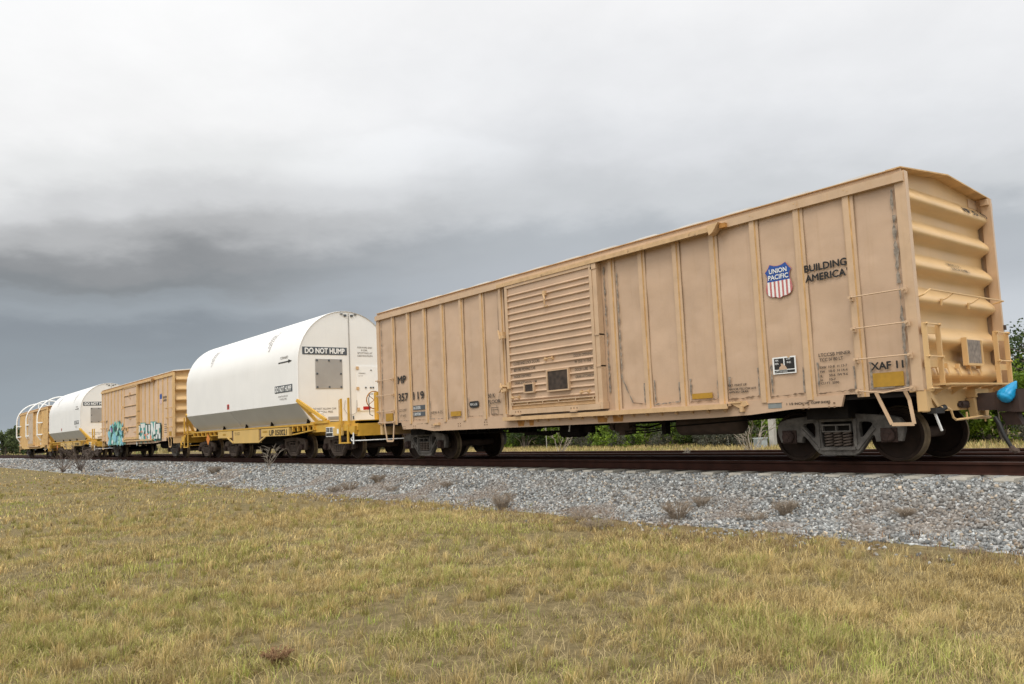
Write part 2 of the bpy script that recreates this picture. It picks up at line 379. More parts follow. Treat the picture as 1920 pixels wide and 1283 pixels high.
# ------------------------------------------------------------------ ground, ballast, track
def node_ground(name, kind):
    m = bpy.data.materials.new(name); m.use_nodes = True; T = m.node_tree; n_ = T.nodes; l_ = T.links; b = n_['Principled BSDF']
    b.inputs['Roughness'].default_value = .95; b.inputs['Specular IOR Level'].default_value = .15
    geo = n_.new('ShaderNodeNewGeometry')
    def nz(sc, d=6, r=.6):
        k = n_.new('ShaderNodeTexNoise'); k.inputs['Scale'].default_value = sc; k.inputs['Detail'].default_value = d
        k.inputs['Roughness'].default_value = r; l_.new(geo.outputs['Position'], k.inputs['Vector']); return k.outputs[0]
    def rmp(v, st):
        k = n_.new('ShaderNodeValToRGB'); l_.new(v, k.inputs[0]); e = k.color_ramp.elements
        e[0].position, e[0].color = st[0][0], (*st[0][1], 1); e[1].position, e[1].color = st[-1][0], (*st[-1][1], 1)
        for p, c in st[1:-1]:
            q = e.new(p); q.color = (*c, 1)
        return k.outputs[0]
    bp = n_.new('ShaderNodeBump')
    if kind == 'soil':
        c1 = rmp(nz(.35, 4), [(.3, (.24, .185, .085)), (.5, (.34, .265, .115)), (.7, (.21, .19, .065))])
        c2 = rmp(nz(9, 8, .7), [(.3, (.035, .026, .016)), (.5, (.12, .092, .05)), (.72, (.27, .21, .11))])
        k = n_.new('ShaderNodeMix'); k.data_type = 'RGBA'; k.inputs[0].default_value = .72; l_.new(c1, k.inputs[6]); l_.new(c2, k.inputs[7])
        l_.new(k.outputs[2], b.inputs['Base Color']); l_.new(nz(18, 8, .7), bp.inputs['Height'])
        bp.inputs['Strength'].default_value = .6; bp.inputs['Distance'].default_value = .05
    else:
        v = n_.new('ShaderNodeTexVoronoi'); v.inputs['Scale'].default_value = 21; l_.new(geo.outputs['Position'], v.inputs['Vector'])
        sep = n_.new('ShaderNodeSeparateColor'); l_.new(v.outputs['Color'], sep.inputs[0])
        c1 = rmp(sep.outputs[0], [(0, (.15, .155, .16)), (.35, (.26, .265, .265)), (.7, (.36, .36, .35)), (.93, (.55, .54, .52)), (1, (.36, .26, .17))])
        k = n_.new('ShaderNodeMix'); k.data_type = 'RGBA'; k.blend_type = 'MIX'
        mr = n_.new('ShaderNodeMapRange'); l_.new(nz(.9, 5), mr.inputs[0]); mr.inputs[1].default_value = .52; mr.inputs[2].default_value = .72; mr.inputs[4].default_value = .5
        l_.new(mr.outputs[0], k.inputs[0]); l_.new(c1, k.inputs[6]); k.inputs[7].default_value = (.23, .185, .145, 1)
        l_.new(k.outputs[2], b.inputs['Base Color']); l_.new(v.outputs['Distance'], bp.inputs['Height']); bp.invert = True
        bp.inputs['Strength'].default_value = .8; bp.inputs['Distance'].default_value = .03
    l_.new(bp.outputs[0], b.inputs['Normal']); return m
M['soil'] = node_ground('dry_soil_and_thatch', 'soil'); M['ballast'] = node_ground('crushed_stone', 'stone')

def ground_z(x, y):
    z = np.where(y < 8.0, -.76, -.76+.13*np.clip((y-8.0)/1.5, 0, 1))
    near = np.clip((np.abs(x)+np.abs(y)) / 60, 0, 1)
    return z + (fbm(x*.25+40, y*.25+40, 3)-.5)*.12*np.clip((-1.2-y)/2, 0, 1)*(1-near) + (fbm(x*.02+9, y*.02+5, 5)-.5)*.25*np.clip((y-12)/30, 0, 1)
def sheet(name, xs, ys, fz, m, hole=None):
    X, Y = np.meshgrid(xs, ys, indexing='ij'); Z = fz(X, Y); nx, ny = X.shape
    V = np.stack([X, Y, Z], -1).reshape(-1, 3)
    i = np.arange(nx*ny).reshape(nx, ny)
    F = np.stack([i[:-1, :-1], i[1:, :-1], i[1:, 1:], i[:-1, 1:]], -1).reshape(-1, 4)
    o = np_mesh(name, V, F.ravel(), np.full(len(F), 4), None, m); o.data.polygons.foreach_set('use_smooth', [True]*len(F)); return o
gx = np.concatenate([[-2500, -1500, -900, -600, -400, -300, -220, -160, -120], np.arange(-100, 20, .5), [20, 25, 32, 45, 70, 120, 250, 600, 1500, 2500]])
gy = np.concatenate([[-2500, -1200, -500, -200, -80, -40, -25], np.arange(-18, 0, .4), [0, 4, 8, 8.4, 8.8, 9.2, 9.6, 10.5, 12, 16, 22, 30, 45, 70, 120, 250, 600, 1300, 2500]])
tag(sheet('ground', gx, gy, ground_z, M['soil']), 'dry grassy ground reaching the horizon', kind='structure')

PY = [-2.7, -2.1, -1.2, -.62, -.1, .25, 3.0, 3.45, 4.0, 4.3, 7.2, 7.6, 8.9]
PZ = [-.83, -.735, -.68, -.43, -.250, -.238, -.238, -.30, -.34, -.31, -.31, -.38, -.72]
def ballast_z(x, y):
    return np.interp(y, PY, PZ) + (fbm(x*1.1+7, y*1.1+3, 21)-.5)*.05 + (vnoise(x*9, y*9, 22)-.5)*.022
bx = np.concatenate([np.arange(-320, -60, 1.0), np.arange(-60, 12, .12), np.arange(12, 70, 1.0)])
by = np.concatenate([np.arange(-2.7, .5, .1), [.7, 1.5, 2.4, 3.0, 3.45, 4.0, 4.3, 5.5, 7.2, 7.6, 8.2, 8.9]])
tag(sheet('ballast_bed', bx, by, ballast_z, M['ballast']), 'grey crushed stone bed under the tracks', kind='structure')

# loose stones lying on the shoulder
def stones(name, x, y, z, size, seed):
    g = np.random.default_rng(seed); n = len(x)
    cube = np.array([(-1, -1, -1), (1, -1, -1), (1, 1, -1), (-1, 1, -1), (-1, -1, 1), (1, -1, 1), (1, 1, 1), (-1, 1, 1)], float)
    v = cube[None]*(1+(g.random((n, 8, 3))-.5)*.95)*.5
    v *= (size[:, None]*np.stack([.8+.6*g.random(n), .7+.5*g.random(n), .5+.4*g.random(n)], -1))[:, None, :]
    q = g.normal(size=(n, 4)); q /= np.linalg.norm(q, axis=1)[:, None]; w, a, b, c = q.T
    Rm = np.stack([np.stack([1-2*(b*b+c*c), 2*(a*b-c*w), 2*(a*c+b*w)], -1), np.stack([2*(a*b+c*w), 1-2*(a*a+c*c), 2*(b*c-a*w)], -1), np.stack([2*(a*c-b*w), 2*(b*c+a*w), 1-2*(a*a+b*b)], -1)], 1)
    v = np.einsum('nij,nkj->nki', Rm, v); v[..., 0] += x[:, None]; v[..., 1] += y[:, None]; v[..., 2] += z[:, None]
    tri = np.array([(0, 2, 1), (0, 3, 2), (4, 5, 6), (4, 6, 7), (0, 1, 5), (0, 5, 4), (1, 2, 6), (1, 6, 5), (2, 3, 7), (2, 7, 6), (3, 0, 4), (3, 4, 7)])
    F = (tri[None]+8*np.arange(n)[:, None, None]).reshape(-1)
    t_ = g.random(n); base = np.interp(t_, [0, .3, .7, .9, 1], [.085, .18, .29, .41, .58])
    col = base[:, None]*np.array([1.0, .995, .955]) ; blu = g.random(n) < .3; col[blu] *= np.array([.95, .99, 1.02])
    tn = g.random(n) < .10; col[tn] *= np.array([1.12, .93, .74])
    dirty = np.clip((fbm(x*.8, y*.8+x*.1, 77)-.52)*5, 0, .55)*np.clip((-y-.2)/.8, 0, 1); col = col*(1-dirty[:, None])+np.array([.23, .18, .14])*dirty[:, None]
    o = np_mesh(name, v.reshape(-1, 3), F, np.full(n*12, 3), np.repeat(col, 8, 0), mat_attr('loose_stone', .9)); return o
def scat(n, x0, x1, y0, y1, g): return x0+(x1-x0)*g.random(n), y0+(y1-y0)*g.random(n)
g = np.random.default_rng(5); XS = []; YS = []; SZ = []
for n_, a, b, s_ in ((52000, -9, 7, .030), (32000, -22, -9, .038), (15000, -46, -22, .058), (5000, -100, -46, .085)):
    x, y = scat(n_, a, b, -2.25, .74, g); keep = g.random(n_) < np.clip((y+2.35)*1.4, .10, 1); x, y = x[keep], y[keep]
    XS.append(x); YS.append(y); SZ.append(s_*(.55+.9*g.random(len(x))))
x, y = scat(5200, -30, 6, -3.3, -2.0, g); k = g.random(5200) < np.clip(fbm(x*1.3, y*1.3, 91, 3)*3-1.1, 0, 1)*np.clip((y+3.4)/1.2, 0, 1); XS.append(x[k]); YS.append(y[k]); SZ.append(.030*(.5+.9*g.random(k.sum())))
x = np.concatenate(XS); y = np.concatenate(YS); sz = np.concatenate(SZ)
off_ = (x-6.3)/.61; off_ = np.abs(off_-np.round(off_))*.61; k = ~((y > .2) & (off_ < .15)); x, y, sz = x[k], y[k], sz[k]
zz = np.where(y > -2.6, np.maximum(ballast_z(x, y), ground_z(x, y)), ground_z(x, y))
tag(stones('ballast_stones', x, y, zz+sz*.18, sz, 6), 'loose grey crushed stones heaped along the near rail', 'gravel', kind='stuff')

def rail(y, label, top, x0=-320, x1=60):
    h = .037; prof = [(-h, -.004), (-h+.006, 0), (h-.006, 0), (h, -.004), (h, -.036), (.009, -.05), (.009, -.155), (.066, -.168), (.07, -.178), (-.07, -.178), (-.066, -.168), (-.009, -.155), (-.009, -.05), (-h, -.036)]
    b = MB(); b.extrude(prof, lambda a, c: (x0, y+a, top+c), lambda a, c: (x1, y+a, top+c), M['rail'])
    b.add([(x0, y-h+.006, top+.0015), (x1, y-h+.006, top+.0015), (x1, y+h-.006, top+.0015), (x0, y+h-.006, top+.0015)], [(0, 1, 2, 3)], M['railtop'])
    o = b.build('rail', shift=(0, y, top), loc=(0, y, top)); tag(o, label, 'rail', 'rusty rails of the two tracks'); return o
rail(YC-.755, 'nearest rusty rail, at the edge of the gravel under the near wheels', 0)
rail(YC+.755, 'rusty rail under the far wheels of the freight train', 0)
rail(5.0, 'rusty rail just behind the train, near rail of the empty track', -.08)
rail(6.45, 'farthest rusty rail, bordering the tan field beyond the train', -.08)
b = MB()
b.extrude([(-1.3, -.20), (1.3, -.20), (1.3, -.03), (1.27, 0), (-1.27, 0), (-1.3, -.03)], lambda a, c: (-.125, a, c), lambda a, c: (.125, a, c))
tie0 = b.build('concrete_tie', M['tie'])
tag(tie0, 'concrete tie end poking out of the gravel under the near rail', 'railroad tie', 'concrete ties under the train')
tie0.location = (6.3, YC, -.18)
for k in range(1, 118):
    o = tie0.copy(); COL.objects.link(o); o.location = (6.3-.61*k+R.uniform(-.02, .02), YC+R.uniform(-.02, .02), -.18+R.uniform(-.004, .0)); o.rotation_euler = (0, 0, R.uniform(-.02, .02))
# ------------------------------------------------------------------ the train
SHC = (0, YC, 0)
def sp(off): return lambda a, b: (a, -off, b)
def part(mb, name, m, root, smooth=None):
    o = mb.build(name, m, root, shift=SHC)
    if smooth: smooth_angle(o, smooth)
    return o
_truck = {}
def truck(root, lx, style):
    if style in _truck:
        c = copy_tree(_truck[style], root); c.location = (lx, 0, 0); return c
    fm = M['frame'] if style == 'grey' else M['frameb']
    b = MB()   # bolster and brake beams carry the name of the truck
    b.box(-.22, .22, -.93, .93, .42, .66, M['under']); b.box(-.42, -.34, -.8, .8, .34, .44, M['under']); b.box(.34, .42, -.8, .8, .34, .44, M['under'])
    b.lathe_y(0, .6, [(.0, -.2), (.2, -.2), (.2, .2), (0, .2)], 16, M['under'])
    t = b.build('truck', None, root, loc=(lx, 0, 0)); _truck[style] = t
    out = [(-1.05, .50), (-1.04, .60), (-.99, .665), (-.88, .70), (-.55, .735), (-.30, .755), (.30, .755), (.55, .735), (.88, .70), (.99, .665), (1.04, .60), (1.05, .50), (1.0, .34), (.955, .34), (.955, .53), (.70, .53), (.70, .34),
           (.635, .335), (.62, .42), (.585, .445), (.54, .42), (.40, .235), (.335, .165), (.26, .125), (-.26, .125), (-.335, .165), (-.40, .235), (-.54, .42), (-.585, .445), (-.62, .42), (-.635, .335), (-.70, .34), (-.70, .53), (-.955, .53), (-.955, .34), (-1.0, .34)]
    win = [(-.265, .235), (.265, .235), (.285, .46), (.27, .665), (-.27, .665), (-.285, .46)]
    tri = [(.365, .40), (.40, .38), (.44, .40), (.585, .565), (.60, .60), (.575, .635), (.52, .65), (.41, .655), (.37, .635), (.355, .58)]
    me = curve_mesh([out, win, tri, [(-a, c) for a, c in tri]], .042, .016)
    for sgn in (-1, 1):
        f = MB(); f.mesh(me, lambda c: (c.x, sgn*1.0+c.z, c.y), fm)
        # raised ribs along the casting and a ledge under the springs
        f.box(-.30, .30, sgn*1.0-.085, sgn*1.0+.085, .195, .235, fm); f.box(-.30, .30, sgn*1.0-.075, sgn*1.0+.07, .665, .69, fm)
        for q in (-1, 1): f.bar((q*.32, sgn*1.065, .21), (q*.62, sgn*1.065, .54), .05, .03, fm, up=(0, 1, 0)); f.bar((q*.31, sgn*1.066, .24), (q*.315, sgn*1.066, .68), .045, .028, fm, up=(0, 1, 0))
        smooth_angle(f.build('side_frame', None, t), 30)
        w = MB(); w.box(-.245, .245, sgn*1.0-.08, sgn*1.0+.05, .485, .505, fm); w.box(-.245, .245, sgn*1.0-.08, sgn*1.0+.05, .585, .61, fm)
        for q in (-.245, -.01, .225): w.box(q, q+.02, sgn*1.0-.08, sgn*1.0+.05, .505, .585, fm)
        w.box(-.24, .24, sgn*1.0-.02, sgn*1.0+.05, .505, .585, M['under'])
        w.build('bolster_end', None, t)
        for q in (-.155, 0, .155):
            s_ = MB(); pts = []
            for k in range(41):
                a = k/40*5*2*math.pi; pts.append((q+.066*math.cos(a), sgn*1.0-.01+.066*math.sin(a), .245+.235*k/40))
            s_.tube(pts, .0165, 6); smooth_angle(s_.build('coil_spring', M['spring'], t), 60)
        for q in (-.838, .838):
            h = MB(); h.box(q-.125, q+.125, sgn*1.0-.075, sgn*1.0+.075, .31, .53, M['bearing'])
            h.lathe_y(q, .42, [(.0, sgn*1.165), (.04, sgn*1.165), (.045, sgn*1.155), (.085, sgn*1.15), (.105, sgn*1.13), (.105, sgn*1.06), (.115, sgn*1.05)], 20, M['bearing'])
            for k in range(3):
                a = k*2.094+.5; h.box(q+.062*math.cos(a)-.014, q+.062*math.cos(a)+.014, sgn*1.15-.012, sgn*1.15+.012, .42+.062*math.sin(a)-.014, .42+.062*math.sin(a)+.014, M['bearing'])
            smooth_angle(h.build('bearing', None, t), 30)
    for q in (-.838, .838):
        ax = MB(); ax.lathe_y(q, .42, [(.07, -1.0), (.075, -.85), (.09, -.7), (.09, .7), (.075, .85), (.07, 1.0)], 16); ax.build('axle', M['underbrown'], t, smooth=True)
        for sgn in (-1, 1):
            w = MB(); y = sgn
            prof = [(.09, .80*y), (.14, .805*y), (.16, .77*y), (.22, .755*y), (.33, .765*y), (.352, .78*y), (.36, .812*y), (.395, .814*y), (.408, .81*y), (.4165, .79*y), (.42, .715*y), (.428, .708*y), (.444, .695*y), (.445, .685*y), (.436, .678*y), (.36, .676*y), (.34, .71*y), (.16, .72*y), (.09, .70*y)]
            ms = [M['wheel']]*8 + [M['tread']]*6 + [M['wheel']]*4
            w.lathe_y(q, .42, prof, 56, ms=ms); smooth_angle(w.build('wheel', None, t), 40)
    return t

def coupler(root, e, sg, z=.86, hose=True):
    """coupler at end plane x=e pointing along sg"""
    b = MB(); X = lambda d: e+sg*d
    def bx(d0, d1, y0, y1, z0, z1, m): b.box(min(X(d0), X(d1)), max(X(d0), X(d1)), y0, y1, z0, z1, m)
    bx(.1, .58, YC-.13, YC+.13, z-.13, z+.13, M['iron']); bx(.40, .60, YC-.17, YC+.17, z-.16, z+.15, M['iron'])
    prof = [(.52, -.15), (.70, -.19), (.86, -.17), (.90, -.05), (.80, .0), (.84, .10), (.92, .16), (.80, .22), (.58, .19), (.52, .15)]
    b.extrude(prof, lambda a, c: (X(a), YC+c, z-.17), lambda a, c: (X(a), YC+c, z+.16), M['iron'])
    b.extrude([(.40, -.08), (.62, -.10), (.62, .10), (.40, .08)], lambda a, c: (X(a), YC+c, z-.17), lambda a, c: (X(a+.06), YC+c*.7, z-.36), M['iron'])
    o = part(b, 'coupler', None, root)
    if hose:
        h = MB(); h.tube([(X(.36), YC-.16, z-.24), (X(.42), YC-.2, z-.33), (X(.47), YC-.21, z-.5), (X(.53), YC-.2, z-.64), (X(.56), YC-.2, z-.70)], [.032, .034, .03, .028, .028], 8, M['black'])
        h.tube([(X(.55), YC-.2, z-.665), (X(.565), YC-.2, z-.70), (X(.60), YC-.19, z-.735), (X(.64), YC-.2, z-.73)], [.04, .045, .042, .03], 8, M['underbrown'])
        h.box(min(X(.53), X(.58)), max(X(.53), X(.58)), YC-.24, YC-.16, z-.73, z-.69, M['underbrown'])
        smooth_angle(part(h, 'air_hose', None, root), 40)
    return o

def ladder(root, x, y0, y1, z0, z1, rungs, m):
    b = MB()
    for y in (y0, y1): b.box(x-.012, x+.055, y-.014, y+.014, z0-.02, z1+.05)
    for zz in (z1-.10, z0+.30):
        b.box(x-.03, x-.004, y0+.012, y1-.012, zz, zz+.10); b.box(x-.12, x-.03, y1-.05, y1-.012, zz+.02, zz+.06)
    o = part(b, 'end_ladder', m, root)
    for z in rungs:
        r = MB(); r.tube([(x+.055, y0-.04, z), (x+.055, y1+.04, z)], .011, 6)
        for y in (y0, y1): r.tube([(x+.02, y, z), (x+.075, y, z)], .02, 6)
        q = r.build('rung', m, o, shift=SHC)
    return o
def grab(root, x0, x1, z, m, off=.13, sag=0):
    b = MB(); b.tube([(x0, -.05, z), (x0+.012, -off+.03, z), (x0+.03, -off, z), ((x0+x1)/2, -off, z-sag), (x1-.03, -off, z), (x1-.012, -off+.03, z), (x1, -.03, z)], .0115, 6)
    for x in (x0, x1):
        b.box(x-.028, x+.028, -.078, -.05, z-.05, z+.03); b.lathe_y(x, z, [(0, -off-.012), (.022, -off-.012), (.022, -off+.01), (0, -off+.01)], 8)
    return part(b, 'grab_iron', m, root)
def step(root, xs, m):
    """xs: top-left, bottom-left, bottom-right, top-right"""
    b = MB(); P = [Vector((x, -.05 if i in (0, 3) else -.075, z)) for i, (x, z) in enumerate(xs)]
    for p, q in zip(P, P[1:]): b.bar(p, q, .05, .014, m, up=(0, 1, 0))
    return part(b, 'sill_step', m, root)

def clip(pl, a, b, c):
    o = []
    for i in range(len(pl)):
        p, q = pl[i-1], pl[i]; dp = a*p[0]+b*p[1]-c; dq = a*q[0]+b*q[1]-c
        if dp*dq < 0: t_ = dp/(dp-dq); o.append((p[0]+t_*(q[0]-p[0]), p[1]+t_*(q[1]-p[1])))
        if dq >= 0: o.append(q)
    return o
half = [(.5, .93), (.36, .945), (.20, 1.0), (.15, .93), (.08, .85), (.0, .79), (.05, .73), (.085, .64), (.075, .53), (.03, .41), (.0, .31), (.02, .20), (.09, .115), (.2, .065), (.40, .045), (.5, 0)]
SHIELD = half + [(1-a, c) for a, c in half[1:-1][::-1]]
def shield(root, x0, z0, w, h, full=True, fade=False):
    b = MB(); P = [(x0+a*w, z0+c*h) for a, c in SHIELD]; zc = z0+.50*h
    def fan(pl, off, m):
        cx = sum(p[0] for p in pl)/len(pl); cz = sum(p[1] for p in pl)/len(pl); k = len(pl)
        b.add([(p[0], -off, p[1]) for p in pl]+[(cx, -off, cz)], [(i, (i+1) % k, k) for i in range(k)], m)
    fan([(x0+w/2+(p[0]-x0-w/2)*1.03, z0+h/2+(p[1]-z0-h/2)*1.025) for p in P], .003, M['red'])
    lowp = clip(P, 0, -1, -zc); fan(lowp, .005, M['white'])
    fan(clip(P, 0, 1, zc), .005, M['blue'])
    ns = 13
    for i in range(0, ns, 2):
        q = clip(clip(lowp, 1, 0, x0+w*i/ns), -1, 0, -(x0+w*(i+.92)/ns))
        if len(q) > 2: fan(q, .007, M['red'])
    if full:
        text(b, 'UNION', x0+.16*w, z0+.735*h, x0+.84*w, z0+.865*h, sp(.008), M['white'], .035)
        text(b, 'PACIFIC', x0+.11*w, z0+.555*h, x0+.89*w, z0+.685*h, sp(.008), M['white'], .035)
    return part(b, 'railroad_shield', None, root)

LEN = 15.32
RIBS = [-.892, -1.73, -2.548, -3.38, -4.215, -5.055, -10.20, -11.065, -11.91, -12.765, -13.59, -14.405]
def boxcar(x0, sidem, ribm, endm, detail, door='corr'):
    root = empty('boxcar', (x0, YC, 0)); far = 2*YC
    # --- near wall with shallow dents, far wall plain
    nx, nz_ = (300, 64) if detail else (60, 12)
    X = np.linspace(-LEN, 0, nx); Z = np.linspace(1.06, 4.1, nz_); vs = []
    for x in X:
        for z in Z:
            d = 0
            if detail:
                d = .018*(mnoise.noise((x*1.3, z*.9, 2))+.6) + .010*(mnoise.noise((x*2.9, z*2.2, 8))+.5) + .010*max(0, mnoise.noise((x*6, z*5, 4))-.15)
                ph = min(abs(x-r) for r in RIBS)/.42; d += .008*max(0, math.cos(min(1, ph)*math.pi))*0 + .006*min(1, ph)
            vs.append((x, max(0, d), z))
    b = MB(); b.add(vs, [(i*nz_+j, (i+1)*nz_+j, (i+1)*nz_+j+1, i*nz_+j+1) for i in range(nx-1) for j in range(nz_-1)], sidem)
    b.add([(-LEN, far, 1.06), (0, far, 1.06), (0, far, 4.1), (-LEN, far, 4.1)], [(0, 1, 2, 3)], sidem)
    for r in RIBS:
        b.box(r+.104, r+.1075, -.004, .02, 1.1, 4.07, M['seam'])
    o = part(b, 'side_wall', None, root); o.data.polygons.foreach_set('use_smooth', [len(p.vertices) == 4 and i < (nx-1)*(nz_-1) for i, p in enumerate(o.data.polygons)])
    # --- posts
    for r in RIBS + [-5.86, -9.44]:
        for s_ in (0, 1):
            Y = (lambda v: -v) if s_ == 0 else (lambda v: far+v)
            p = MB(); w = .045
            pr = [(-w-.03, 0.0), (-w-.03, .005), (-w-.006, .007), (-w, .034), (w, .034), (w+.012, .007), (w+.065, .005), (w+.065, 0)]
            zb = 1.01
            n = len(pr); A = [(r+a, Y(c-.002), zb) for a, c in pr]; B = [(r+a, Y(c-.002), 4.085) for a, c in pr]
            fs = [(i, i+1, n+i+1, n+i) for i in range(n-1)]
            p.add(A+B, [f for i, f in enumerate(fs) if i != 4]+[tuple(range(n)), tuple(range(n, 2*n))], ribm)
            p.add([A[4], A[5], B[5], B[4]], [(0, 1, 2, 3)], M['rib_orange'])  # right flank of each post coloured more orange than its front
            part(p, 'side_post', None, root)
            if not detail and s_ == 0 and r in (-5.86, -9.44): pass
            if r in (-5.86, -9.44): break
    # --- corner posts, chords
    for xa, xb, e in ((-.15, .0, 1), (-LEN, -LEN+.15, -1)):
        for yn in (0, 1):
            p = MB()
            if yn == 0: p.box(xa, xb, -.014, .05, 1.055, 4.235); p.box(xb-.02 if e > 0 else xa, xb+.004 if e > 0 else xa+.02, -.0125, .09, 1.05, 4.23)
            else: p.box(xa, xb, far-.05, far+.014, 1.055, 4.275); p.box(xa+.01, xb-.02, far-.10, far-.05, 4.17, 4.272); p.box(-.32 if e > 0 else -LEN+.21, -.21 if e > 0 else -LEN+.32, far-.4, far-.03, 4.12, 4.27)
            part(p, 'corner_post', ribm, root)
    for yn in (0, 1):
        Y = (lambda v: -v) if yn == 0 else (lambda v: far+v)
        p = MB(); a, c = sorted((Y(.062), Y(-.03))); p.box(-LEN+.0, -.012, a, c, 4.075, 4.205)
        a, c = sorted((Y(.004), Y(-.05))); p.box(-LEN+.05, -.06, a, c, 4.205, 4.29)
        if yn == 0:
            for x in RIBS: p.box(x-.01, x+.01, -.065, -.058, 4.155, 4.175, M['trim']); p.box(x+.05, x+.065, -.065, -.058, 4.13, 4.145, M['trim'])
        part(p, 'top_chord', ribm, root)
        p = MB()
        prof = [(-14.10, 1.06), (-14.02, .868), (-13.16, .865), (-12.5, .788), (-9, .785), (-5, .79), (-3.6, .80), (-2.85, .82), (-2.0, .884), (-1.231, .884), (-1.175, 1.06)]
        a, c = Y(.006), Y(-.05)
        p.extrude(prof, lambda q, z: (q, a, z), lambda q, z: (q, c, z), sidem)
        if yn == 0 and detail:
            for bxx in (-14.0, -13.45, -12.55, -11.35, -10.25, -1.43, -1.86, -3.05):
                for i in (0, 1):
                    for j in (0, 1): p.box(bxx+.09*i-.014, bxx+.09*i+.014, -.014, -.004, .885+.06*j-.012, .885+.06*j+.012, M['seam'])
        part(p, 'side_sill', None, root)
    # --- roof
    p = MB(); n = 13; ye = -.035; ys = [ye, .25, .8, YC, far-.8, far-.25, far-ye]
    zr = lambda y: 4.292+.145*(1-abs(y-YC)/YC)
    xs = np.linspace(-LEN+.08, -.22, 14*6+1)
    V = []; F = []
    for i, x in enumerate(xs):
        ph = (i % 6); up = .09 if ph in (2, 3, 4) else 0
        for y in ys: V.append((x, y, zr(y)+(up if .1 < y < far-.1 else 0)))
    for i in range(len(xs)-1):
        for j in range(len(ys)-1): F.append((i*7+j, (i+1)*7+j, (i+1)*7+j+1, i*7+j+1))
    p.add(V, F, M['roof'] if detail else M['roof'])
    p.extrude([(ye-.002, 4.28), (ye-.002, 4.297), (YC, 4.447), (far-ye+.002, 4.297), (far-ye+.002, 4.28), (YC, 4.425)], lambda y, z: (-.25, y, z), lambda y, z: (-.03, y, z), M['rib_orange'])
    p.box(-LEN+.06, -.09, ye-.004, ye+.06, 4.276, 4.289, M['trim'])
    part(p, 'roof', None, root)
    # --- corrugated ends
    for e, sg in ((0.0, 1), (-LEN, -1)):
        rec, rid = -.225, -.055
        zp = [(1.06, 0)]
        for zt in (4.085, 3.59, 3.077, 2.571, 1.99, 1.487)[::-1]:
            hgt = .50 if zt > 2.2 else .52
            zp += [(zt-.335, 0), (zt-.305, .07), (zt-.265, .48), (zt-.232, .88), (zt-.21, .985), (zt-.18, 1), (zt-.14, .93), (zt-.085, .68), (zt+.015, .11), (zt+.05, .0)]
        zp += [(4.14, 0), (4.28, 0)]
        zp.sort()
        ys = [.045, .10, .15, .20, .5, 1.0, YC, 2.2, 2.7, 2.94, 3.04, 3.09, 3.115]; wy = [0, .0, .8, 1, 1, 1, 1, 1, 1, 1, 1, .8, 0]
        p = MB(); V = []
        for z, w in zp:
            for y, q in zip(ys, wy):
                zz = z
                if z > 4.2: zz = 4.285+.145*(1-abs(y-YC)/YC)
                V.append((e+sg*(rec+(rid-rec)*w*q), y, zz))
        k = len(ys); p.add(V, [(i*k+j, i*k+j+1, (i+1)*k+j+1, (i+1)*k+j) for i in range(len(zp)-1) for j in range(k-1)], endm)
        o = part(p, 'end_wall', None, root, 48)
        p = MB(); p.box(min(e, e-sg*.12), max(e, e-sg*.12), .02, far-.02, .75, 1.035); p.box(min(e+sg*.02, e-sg*.2), max(e+sg*.02, e-sg*.2), .0, far, 1.035, 1.062)
        q = .30; p.box(min(e, e+sg*.14), max(e, e+sg*.14), YC-.2, YC+.30, .93, 1.06)
        p.bar((e+sg*.07, YC-.17, .93), (e+sg*.07, YC-.09, .62), .1, .14, None); p.bar((e+sg*.07, YC+.27, .93), (e+sg*.07, YC+.20, .62), .1, .14, None)
        part(p, 'end_sill', endm, root)
        if sg < 0 and not detail: ladder(root, e-.05, .06, .50, 1.07, 1.95, (1.07, 1.52, 1.97), ribm)
    # --- underframe
    p = MB(); p.box(-LEN+.3, -.3, YC-.3, YC+.3, .74, 1.0); p.box(-LEN+.1, -.12, .06, far-.06, .98, 1.05)
    for x in (-3.2, -5.6, -8, -9.9, -12.2): p.box(x-.1, x+.1, .05, far-.05, .80, 1.0)
    p.box(-2.0, -1.3, .3, far-.3, .70, 1.0); p.box(-14.1, -13.4, .3, far-.3, .70, 1.0)
    part(p, 'center_sill', M['under'], root)
    if detail:
        p = MB(); p.tube([(-5.25, 1.0, .68), (-5.15, 1.0, .68), (-5.1, 1.0, .68), (-3.75, 1.0, .68), (-3.68, 1.0, .68), (-3.62, 1.0, .68)], [.02, .15, .2, .2, .15, .02], 18)
        part(p, 'air_reservoir', M['underbrown'], root, 50)
        p = MB(); p.tube([(-8.6, 1.0, .65), (-8.55, 1.0, .65), (-7.9, 1.0, .65), (-7.85, 1.0, .65)], [.05, .15, .15, .05], 14); p.tube([(-9.6, 1.0, .64), (-8.5, 1.0, .65)], .03, 6); p.box(-7.85, -7.6, .95, 1.08, .60, .74)
        part(p, 'brake_cylinder', M['under'], root, 50)
        p = MB(); p.box(-6.85, -6.45, .92, 1.15, .60, .85); p.box(-6.72, -6.55, .9, 1.1, .52, .62); p.tube([(-6.5, 1.0, .62), (-6.38, 1.0, .62)], .08, 10); p.tube([(-6.9, 1.0, .72), (-7.0, 1.0, .72)], .1, 10)
        part(p, 'control_valve', M['underbrown'], root)
        p = MB(); p.tube([(-13.2, .9, .70), (-10.9, .9, .685), (-9.4, .9, .64)], .018, 6); p.tube([(-13.2, 1.1, .74), (-9.4, 1.1, .74)], .018, 6)
        for x in (-12.2, -11.7, -11.2, -10.4, -10.0, -9.7): p.box(x-.02, x+.02, .85, 1.15, .66, .85)
        p.tube([(-9.6, .95, .66), (-9.3, .95, .6), (-9.0, .95, .57), (-8.8, .95, .62)], .03, 6); p.box(-9.9, -9.0, .93, 1.0, .58, .64)
        part(p, 'brake_rod', M['under'], root); p = MB()
